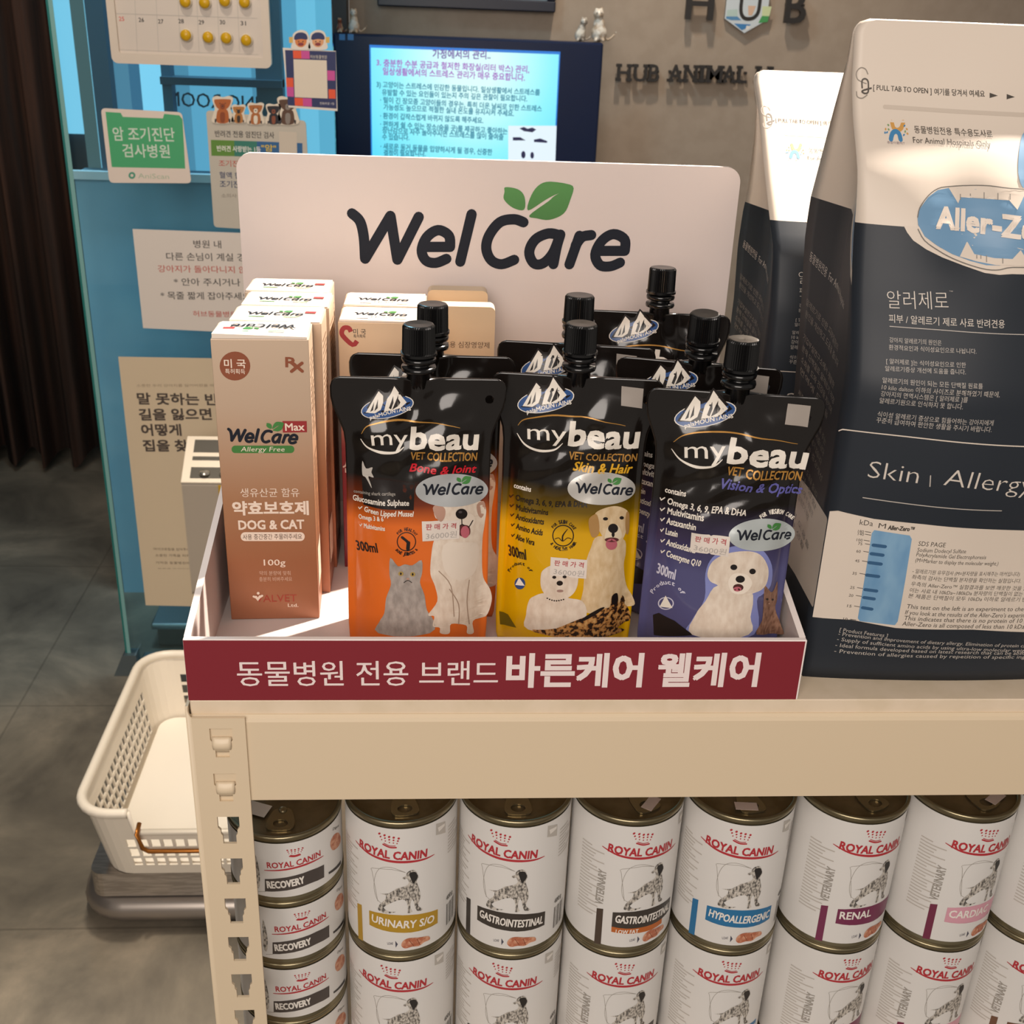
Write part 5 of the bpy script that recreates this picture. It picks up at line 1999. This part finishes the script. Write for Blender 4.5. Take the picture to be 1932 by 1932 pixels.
# lower lettering
a.text('알러제로', b6(1092, 1704), b6(1468, 1712), 112/3.26, M('d2c8bd', .5), bold=-.012)
a.text('™', b6(1470, 1604), b6(1492, 1606), 10/3.26, LG)
a.text('피부 / 알레르기 제로 사료 반려견용', b6(1100, 1790), b6(1812, 1826), 52/3.26, M('cfc5ba', .5))
a.line([b6(1106, 1814), b6(1400, 1835), b6(1932, 1865)], .0004, LG, 2)
for s, x0, y0, x1, y1 in (('강아지 알레르기의 원인은', 1678, 646, 1776, 652), ('환경적요인과 식이성요인으로 나뉩니다.', 1677, 660, 1842, 668), ('[ 알러제로 ]는 식이성요인으로 인한', 1672, 686, 1822, 694), ('알레르기증상 개선에 도움을 줍니다.', 1670, 700, 1822, 707)):
    a.text(s, (x0, y0), (x1, y1), 10, LG)
for s, x0, y0, x1, y1, h in (('알레르기의 원인이 되는 모든 단백질 원료를', 750, 72, 1358, 110, 34), ('10 kilo dalton 이하의 사이즈로 분해하였기 때문에,', 744, 112, 1460, 160, 34), ('강아지의 면역시스템은 [ 알러제로 ]를', 738, 152, 1265, 192, 34), ('알레르기원으로 인식하지 못 합니다.', 730, 194, 1236, 234, 34),
                             ('식이성 알레르기 증상으로 힘들어하는 강아지에게', 718, 276, 1420, 332, 34), ('꾸준히 급여하여 편안한 생활을 주시기 바랍니다.', 710, 312, 1410, 372, 34)):
    a.text(s, b7(x0, y0), b7(x1, y1), h/3.22, LG)
a.line([b7(485, 362), b7(560, 360), b7(900, 398), b7(1300, 440), b7(1610, 458)], .0007, FILM_W2, 2, curve=3)
a.text('Skin', b7(658, 645), b7(962, 682), 105/3.22, M('cdc3b8', .5), bold=-.013)
a.text('Allergy', b7(1118, 692), b7(1650, 740), 105/3.22, M('cdc3b8', .5), bold=-.013)
a.line([b7(1042, 635), b7(1038, 700)], .0006, LG, 2)
a.line([b7(632, 768), b7(980, 815), b7(1472, 848)], .0006, LG, 2)
# the pale test panel
tp = [a.p(b7(*q)) for q in ((402, 868), (480, 848), (700, 898), (1000, 930), (1610, 968))]
bt = [a.p(b7(*q)) for q in ((1610, 1585), (1300, 1570), (830, 1560), (560, 1510), (268, 1492))]
vt, vb = sum(q[1] for q in tp)/5, sum(q[1] for q in bt)/5
pan = [(.0003, tp[0][1]-.001)]+tp[1:]+[(BW-.0005, tp[-1][1])]+[(BW-.0005, bt[0][1])]+bt[:-1]+[(.0003, bt[-1][1])]
pan[0] = (.0003, tp[1][1]-.0015)
a.poly(pan, FILM_W2, 1, raw=True)
GEL = noisy('gel_blue', [(.35, '5f8cb4'), (.65, '7fa6c4')], 60, 3, .5, (1, 1, .4))
a.poly([b7(*q) for q in ((700, 965), (915, 998), (928, 1020), (842, 1520), (825, 1542), (612, 1518), (600, 1500), (685, 985))], GEL, 2)
for x, y, w_ in ((695, 1056, 70), (683, 1108, 68), (670, 1162, 70), (655, 1238, 70), (645, 1326, 68), (638, 1374, 60), (630, 1436, 54)):
    a.line([b7(x, y), b7(x+w_, y+9)], .0022, M('2f587e', .5), 3)
for s, y, x in (('180', 972, 600), ('140', 988, 600), ('100', 1024, 592), ('75', 1046, 600), ('60', 1092, 590), ('45', 1150, 582), ('35', 1226, 566), ('25', 1312, 552), ('20', 1360, 544), ('15', 1424, 534), ('10-', 1504, 510)):
    a.text(s, b7(x, y+8), b7(x+(36 if len(s) == 3 else 26), y+12), 5.2, DG)
    a.line([b7(x+44, y+2), b7(x+80, y+8)], .0004, DG, 2, cap=False)
a.text('kDa', b7(610, 932), b7(690, 942), 10, DG)
a.text('M', b7(724, 952), b7(768, 957), 9.5, DG)
a.text('Aller-Zero™', b7(782, 962), b7(942, 974), 8, DG, bold=.04, shear=.15)
for s, x0, y0, x1, y1, h in (('SDS PAGE', 966, 1060, 1130, 1070, 28), ('Sodium Dodecyl Sulfate', 960, 1096, 1255, 1106, 24), ('PolyAcrylamide Gel Electrophoresis', 954, 1124, 1376, 1142, 24), ('(M=Marker to display the molecular weight.)', 948, 1158, 1450, 1180, 24),
                             ('- 알레르기원 유무검사 (M=분자량을 표시해주는 마커입니다)', 930, 1226, 1580, 1246, 28), ('좌측의 검사는 단백질 분자량을 확인하는 실험입니다.', 926, 1262, 1588, 1288, 28), ('우측의 Aller-Zero™ 실험결과를 보면 깨끗한 것을 알 수 있습니다.', 920, 1304, 1790, 1330, 28),
                             ('이는 사료 내 10kDa~180kDa 분자량의 단백질이 없는 것을', 912, 1342, 1660, 1366, 28), ('본 제품은 단백질이 모두 10kDa 이하로 알레르기 반응을', 904, 1376, 1680, 1400, 28),
                             ('This test on the left is an experiment to check', 894, 1440, 1640, 1456, 26), ('If you look at the results of the Aller-Zero\'s experiment', 886, 1476, 1660, 1494, 26), ('This indicates that there is no protein of 10 kDa', 878, 1510, 1670, 1526, 26), ('Aller-Zero is all composed of less than 10 kDa, so', 868, 1544, 1660, 1562, 26)):
    a.text(s, b7(x0, y0), b7(x1, y1), h/3.22, DG)
for s, x0, y0, x1, y1 in (('[ Product Features ]', 488, 1580, 778, 1616), ('- Prevention and improvement of dietary allergy. Elimination of protein cause of allergy', 480, 1604, 1800, 1672), ('- Supply of sufficient amino acids by using ultra-low molecular weight peptides', 472, 1636, 1780, 1702),
                          ('- Ideal formula developed based on latest research that can be absorbed into', 462, 1672, 1760, 1716), ('- Prevention of allergies caused by repetition of specific ingredients', 455, 1708, 1760, 1738)):
    a.text(s, b7(x0, y0), b7(x1, y1), 7, LG)
a.build('bag_print', bag, bag, maxlen=.010)
front_art = a


def side_art(root, surf, k, oval):
    s = Art(surf)
    P = lambda u, v: (u, v*k)
    s.text('동물병원전용  For Animal Hospitals', P(.008, .245), P(.072, .231), .0062, LG, raw=True)
    y = .218
    for i, w_ in enumerate((.058, .062, 0, .060, .064, .062, .056, 0, .060, .060, .058, .064, 0, .060, .062, .058, .05, 0, .06, .05)):
        if w_:
            s.text(['알레르기로 인한 피부질환의', '원인을 개선하고 도움을 줍니다', '', '기업부설연구소에서 개발한', '분해 단백질로 알레르기 걱정', '소화를 도와 건강을 지키며', '면역에 도움을', '', '체중관리에도 도움을 주는', '생활의 질을 높여줍니다', '합성보존료와 방부제가 없습니다', '영양공급과 증상개선'][i % 12] or '건강한 생활', P(.008, y), P(.008+w_, y-w_*.2), .0045, M('857d76', .5), raw=True)
        y -= .0072
    if oval:
        s.poly([(.071, V0+.001), (.076, V0-.012), (.088, V0-.030), (.0945, V0-.034), (.0945, V0+.001)], FILM_W2, 1, raw=True)
        s.poly([(.083, V0-.004), (.0945, V0+.012), (.0945, V0-.026), (.088, V0-.020)], BLUE, 2, raw=True)
    s.poly(rrect(.004, .05*k, .0948, .112*k, .002, 2), FILM_W2, 1, raw=True)
    s.build('side_print', root, root, maxlen=.012)


side_art(bag, sl_, 1, True)
bag2 = thing('pet_food_bag', 'white and black pet food bag leaning back behind the large right one', 'bag', (.386+BW/2, .25, .0004), 0, 'pet food bags')
kb = PROF_BACK['top']/PROF_FRONT['top']
sf2, sl2 = make_bag(bag2, PROF_BACK, .386, V0*kb)
a2 = Art(sf2)
a2.t = [(v*np.array([1, kb]), f, m, ly) for v, f, m, ly in front_art.t]
a2.build('bag_print', bag2, bag2, maxlen=.012)
side_art(bag2, sl2, kb, False)

# ================================================================= CANS
TIN = M('8d8368', .3, .85)
LIDM = noisy('lid_lacquer', [(.4, '6f6248'), (.6, '82745a')], 40, 3, .32, metal=.8)
PAPER = M('dad7d3', .42)
RR = .0405
CYY = .0705


def can_body(root, r, h):
    mb = MB()
    mb.lathe([(0, .0035), (r-.003, .0035), (r-.0026, 0), (r-.0004, 0), (r, .0012), (r, .0030), (r-.0008, .0042), (r-.0008, h-.0042), (r, h-.0030), (r, h-.0012), (r-.0004, h), (r-.0024, h), (r-.0028, h-.0035)], TIN, 64)
    mb.build('tin', root)
    mb = MB()
    n = 64
    z0, z1 = .0052, h-.0052
    mb.lathe([(r-.0004, z0), (r-.0004, z1)], PAPER, 72)
    mb.build('paper_label', root)
    mb = MB()
    mb.lathe([(r-.0027, h-.0034), (r-.006, h-.0040), (r-.0075, h-.0036), (r-.010, h-.0040), (0, h-.0040)], LIDM, 56)
    mb.build('lid', root)
    mb = MB()
    out = smooth([(-.0075, -.010), (.0075, -.010), (.0095, -.002), (.006, .010), (0, .0125), (-.006, .010), (-.0095, -.002)], 5)
    hole = [(0+.0052*math.cos(t), -.004+.0042*math.sin(t)) for t in np.linspace(0, 2*math.pi, 16, endpoint=False)]
    mb.prism([out, hole], lambda x, y, d: (x, y-.018, h-.0037+d), .0011, M('9a8e72', .25, .9))
    mb.lathe([(0, .0018), (.0028, .0016), (.0032, 0)], M('9a8e72', .25, .9), 14, (0, -.008, h-.0030))
    mb.build('pull_tab', root, bevel=.0003)


def can_surf(root, r):
    W_ = to_world(root)
    rr = r-.0004

    def fn(u, v):
        t = u/rr
        return np.stack([rr*np.sin(t), -rr*np.cos(t), v], 1)@W_[:3, :3].T+W_[:3, 3]
    return Surf(fn, (0, .06))


CRED = M('b03038', .45)
SKETCH = noisy('sketch_fur', [(.36, '4a4744'), (.48, '938d85'), (.58, 'c6bfb5')], 700, 3, .5, (1, 1, .5))
INKG = M('9a948c', .5)
PATE = noisy('pate', [(.4, 'b0684c'), (.6, 'd09a7c')], 260, 3, .5)


def crown_logo(a, z, pts, k):
    """the red name under a beaded crown; z maps zoom coords"""
    (x0, y0), (x1, y1), h, sag = pts
    n = 'ROYAL CANIN'
    a.text(n, z(x0, y0), z(x1, y1), h*k, CRED, bold=.02)
    mx = (x0+x1)/2
    a.line([z(x0-.06*(x1-x0), y0+sag*.25), z(x0+.3*(x1-x0), y0+(y1-y0)*.3+sag), z(x0+.72*(x1-x0), y0+(y1-y0)*.72+sag*1.1), z(x1+.1*(x1-x0), y1+sag*.45)], [.0004, .0011, .0011, .0004], CRED, 2, curve=6)


def crown(a, z, c, w, h, tilt, k):
    """c = middle of the crown's base"""
    cx, cy = c
    T = lambda s, t: z(cx+s*w/2, cy-t*h+s*tilt)
    a.line([T(-.58, .10), T(0, -.02), T(.58, .10)], .0012, CRED, 2, curve=4)
    a.line([T(-.5, .22), T(0, .11), T(.5, .22)], .0006, CRED, 2, curve=4)
    for s, n_ in ((-.8, 3), (-.42, 3), (0, 3), (.42, 3), (.8, 3)):
        for i in range(n_):
            t = .36+.24*i+.10*abs(s)-(.0 if i < 2 else 0)
            a.ell(T(s*(.86+.14*i*abs(s)), t+.04), (.030, .042, .056)[i]*w*k, (.05, .07, .09)[i]*h*k, CRED, 2, n=10)


zg = lambda x, y: (460+x/3.02, 1480+y/3.02)
KG = 1/3.02


def big_can_art(root, sf, band, txt, bar, sub=None, vet=False, bandtxt='e6e0d8', author=None):
    """front print, laid out once on the first tall can and repeated on the others"""
    a = Art(sf, px=False)
    G = author
    def q(x, y):
        return G.at(zg(x, y))
    a.px = True
    a.s = G
    a.text('ROYAL CANIN', zg(1300, 322), zg(1668, 416), 38*KG, CRED, bold=.032)
    a.line([zg(1280, 288), zg(1340, 360), zg(1440, 415), zg(1560, 436), zg(1660, 428), zg(1712, 408)], [.0006, .0016, .0020, .0020, .0014, .0005], CRED, 2, curve=6)
    crown(a, zg, (1464, 342), 122, 66, 22, KG)
    # setter sketch inside a faint square and circle
    for pts in ([(1382, 640), (1372, 560), (1360, 470), (1362, 450), (1470, 470), (1545, 495)],):
        a.line([zg(*p_) for p_ in pts], .0003, INKG, 1, curve=2)
    a.line([zg(*p_) for p_ in ((1540, 492), (1470, 460), (1410, 455), (1378, 490), (1366, 560), (1380, 630), (1420, 668))], .0003, INKG, 1, curve=5)
    body = ((1546, 512), (1562, 490), (1590, 484), (1608, 500), (1616, 530), (1604, 550), (1616, 590), (1622, 640), (1606, 690), (1632, 712), (1600, 720), (1588, 690), (1580, 655), (1566, 660), (1562, 700), (1572, 720), (1545, 726), (1548, 690), (1534, 650), (1490, 648), (1448, 662), (1412, 680), (1440, 706), (1480, 712), (1430, 716), (1382, 690), (1392, 660), (1420, 640), (1430, 612), (1395, 598), (1445, 604), (1490, 580), (1540, 572), (1562, 552))
    a.poly([zg(*p_) for p_ in body], SKETCH, 2, curve=2)
    a.poly([zg(*p_) for p_ in ((1566, 500), (1600, 496), (1612, 525), (1600, 545), (1585, 560), (1572, 530))], M('2a2726', .5), 3, curve=3)
    a.line([zg(1536, 525), zg(1556, 520)], .0022, SKETCH, 3)
    # colour band
    B = M(band, .45)
    up = [(1332, 688), (1400, 712), (1480, 730), (1560, 738), (1640, 736), (1717, 722)]
    dn = [(1712, 800), (1640, 828), (1560, 838), (1480, 830), (1400, 808), (1330, 770)]
    a.poly([zg(*p_) for p_ in up+dn], B, 1)
    BT_ = M(bandtxt, .45)
    n = len(txt)
    lng = n > 12
    xb = 1700 if lng else min(1344+36*n, 1690)
    yy = lambda x: np.interp(x, [1332, 1400, 1480, 1560, 1640, 1717], [744, 770, 790, 800, 796, 786])
    a.text(txt, zg(1344, yy(1344)), zg(xb, yy(xb)), 42*KG, BT_, bold=.022)
    if sub:
        S_ = M('b5622c', .45)
        a.poly([zg(*p_) for p_ in ((1330, 770), (1400, 808), (1480, 830), (1560, 838), (1640, 828), (1640, 856), (1560, 868), (1480, 860), (1400, 838), (1330, 800))], S_, 1)
        a.text(sub, zg(1350, 816), zg(1470, 856), 22*KG, BT_, bold=.02)
    # side bar
    R_ = M(bar, .45)
    a.poly([zg(*p_) for p_ in ((1270, 640), (1293, 654), (1290, 858), (1266, 838))], R_, 1)
    if vet:
        a.text('VETERINARY', zg(1290, 632), zg(1298, 440), 9, INKG, bold=.02)
    # serving picture
    dk2 = M('4a4a58', .5)
    a.poly([zg(*p_) for p_ in ((1468, 876), (1481, 896), (1468, 914))], dk2, 2)
    a.text('LOAF', zg(1424, 892), zg(1456, 896), 14*KG, dk2)
    a.poly([zg(*p_) for p_ in ((1500, 905), (1512, 880), (1545, 868), (1600, 870), (1655, 868), (1662, 888), (1630, 900), (1600, 918), (1560, 918), (1520, 924))], PATE, 2, curve=3)
    a.line([zg(1545, 880), zg(1570, 915)], .0005, M('8e4f38', .5), 3)
    a.line([zg(1590, 878), zg(1605, 912)], .0005, M('8e4f38', .5), 3)
    # seal, nutrition table and bar code round the side
    a.poly([zg(*p_) for p_ in ((1732, 236), (1786, 226), (1783, 290), (1728, 300))], M('b8b2aa', .5), 1)
    a.poly([zg(*p_) for p_ in ((1740, 258), (1782, 236), (1780, 250), (1745, 282))], M('e0dad2', .5), 2)
    for x0, yv0, w_, rows_ in ((.0335, .080, .020, 9), (-.0585, .030, .020, 22)):
        for i in range(rows_):
            a.line([(x0, yv0+.0029*i), (x0+w_*(.72+.28*math.sin(i*2.3)), yv0+.0029*i)], .0010, M('bab3ab', .5), 1, cap=False, raw=True)
    for i in range(9):
        a.line([(.0335+.0015*i, .012), (.0335+.0015*i, .032)], .0004+.0006*(i % 3 == 0), M('5a5650', .5), 1, cap=False, raw=True)
    a.text('400 g', (.0325, .036), (.0415, .036), .004, M('5a5650', .5), raw=True, bold=.02)
    a.s = sf
    o = a.build('label_print', root, root, maxlen=.006)
    return o


HC = .1215
XS = [.1255, .2075, .2889, .3708, .4543, .5362, .6185]
KINDS = [('b08a2a', 'URINARY S/O', 'b08a2a', None, False, 'ochre yellow'), ('3d3732', 'GASTROINTESTINAL', '3d3732', None, False, 'dark brown'), ('3d3732', 'GASTROINTESTINAL', '4a3d34', 'LOW FAT', True, 'dark brown and orange'),
         ('2a6f9e', 'HYPOALLERGENIC', '2a6f9e', None, False, 'bright blue'), ('74304f', 'RENAL', '74304f', None, True, 'plum'), ('d29aa8', 'CARDIAC', '6f2a44', None, True, 'pink'), ('6b4a38', 'SENSITIVITY', '6b4a38', None, True, 'chocolate brown')]
# where each can's crown appears, gives the turn of the can
LOGO_PX = [((735, 1590), (738, 1842)), ((946, 1590), (948, 1842)), ((1215, 1575), (1180, 1822)), ((1398, 1578), (1382, 1818)), ((1655, 1570), (1612, 1803)), ((1868, 1570), (1800, 1803)), ((2080, 1570), (1985, 1800))]
probe = thing('tall_can', 'x', 'can', (XS[1], CYY, -.1201-HC))
AUTH = can_surf(probe, RR)
s_ref = AUTH.at(zg(1464, 330))[0]
CAN0 = None
for ci, (x, kd) in enumerate(zip(XS, KINDS)):
    for ri in range(2):
        zb_ = -.1201-HC*(ri+1)-.0006*ri
        lab = 'tall white can with %s band, %s can of its two-can stack' % (kd[5], 'upper' if ri == 0 else 'lower')
        if ci == 6:
            lab = 'tall white can with chocolate brown band cut by the right edge, %s one' % ('upper' if ri == 0 else 'lower')
        if ci == 1 and ri == 0:
            root = probe
        else:
            root = thing('tall_can', lab, 'can', (x, CYY, zb_))
        root['label'] = lab
        root['group'] = 'tall white cans on the lower shelf'
        root.rotation_euler = (0, 0, 0)
        s_here = can_surf(root, RR).at(LOGO_PX[ci][ri])[0]
        if root is not probe:
            root.rotation_euler = (0, 0, (s_here-s_ref)/(RR-.0004))
        if CAN0 is None:
            can_body(root, RR, HC)
            CAN0 = list(root.children)
        else:
            for ch in CAN0:
                c_ = ch.copy()
                link(c_)
                c_.parent = root
        if ri == 0 and ci in (2, 3, 5):
            mb = MB()
            an = (.5, -.2, .2)[(2, 3, 5).index(ci)]
            q4 = [(x_*math.cos(an)-y_*math.sin(an)+(.004, -.004, .01)[(2, 3, 5).index(ci)], x_*math.sin(an)+y_*math.cos(an)-.022) for x_, y_ in ((-.008, -.004), (.008, -.004), (.008, .004), (-.008, .004))]
            mb.prism([q4], lambda x_, y_, d: (x_, y_, HC-.0026+d), .0003, M('a8958c', .6))
            mb.build('price_tag', root)
        if ri == 0:
            PR0 = big_can_art(root, can_surf(root, RR), kd[0], kd[1], kd[2], kd[3], kd[4], author=AUTH)
        else:
            c_ = PR0.copy()
            link(c_)
            c_.parent = root

# short cans in the first stack
HS = .0579
RS = .0405
ords = ['topmost', 'second from top', 'third from top', 'lowest']
ref = None
for i in range(4):
    zb_ = -.1316-(HS+.0002)*(i+1)
    root = thing('short_can', 'short white can with dark grey band, %s of the stack by the post' % ords[i], 'can', (.0425, CYY, zb_), 0, 'short white cans beside the post')
    r_ = RS
    if ref is None:
        can_body(root, RS, HS)
        sfz = can_surf(root, RS)
        a = Art(sfz)
        a.text('ROYAL CANIN', zg(134, 474), zg(436, 404), 31*KG, CRED, bold=.02)
        a.line([zg(118, 488), zg(240, 484), zg(360, 452), zg(452, 406)], [.0005, .0014, .0016, .0005], CRED, 2, curve=6)
        crown(a, zg, (291, 408), 100, 42, -8, KG)
        GB_ = M('4a4340', .45)
        a.poly([zg(*p_) for p_ in ((120, 538), (200, 534), (290, 518), (380, 488), (456, 456), (457, 528), (380, 562), (290, 594), (200, 608), (121, 608))], GB_, 1)
        a.text('RECOVERY', zg(136, 588), zg(346, 558), 38*KG, M('e6e0d8', .45), bold=.035)
        a.poly([zg(*p_) for p_ in ((492, 330), (515, 285), (540, 275), (552, 310), (540, 350), (505, 375))], PATE, 1, curve=3)
        a.poly([zg(*p_) for p_ in ((482, 500), (552, 430), (552, 452), (484, 512))], M('3a3533', .45), 1)
        a.text('Digest', zg(505, 262), zg(540, 238), 14*KG, DK)
        a.poly([zg(*p_) for p_ in ((62, 400), (78, 440), (92, 520), (88, 590), (70, 560))], SKETCH, 1, curve=3)
        a.line([zg(84, 610), zg(124, 610)], .0004, INKG, 1)
        a.build('label_print', root, root, maxlen=.006)
        mb = MB()
        mb.prism([[(-.036, .006), (-.012, -.004), (-.008, .008), (-.032, .018)]], lambda x_, y_, d: (x_, y_-.012, HS-.0026+d), .0003, M('d4cbc2', .6))
        tg = mb.build('price_tag', root)
        ref = root
    else:
        for ch in ref.children:
            if ch.name.startswith('price_tag'):
                continue
            c_ = ch.copy()
            link(c_)
            c_.parent = root
        dpx = {1: (572, 1722), 2: (571, 1842), 3: (571, 1960)}[i]
        sh = can_surf(root, RS)
        s0 = can_surf(ref, RS).at(zg(295, 400))[0]
        root.rotation_euler = (0, 0, (sh.at(dpx)[0]-s0)/(RS-.0004)*.8)
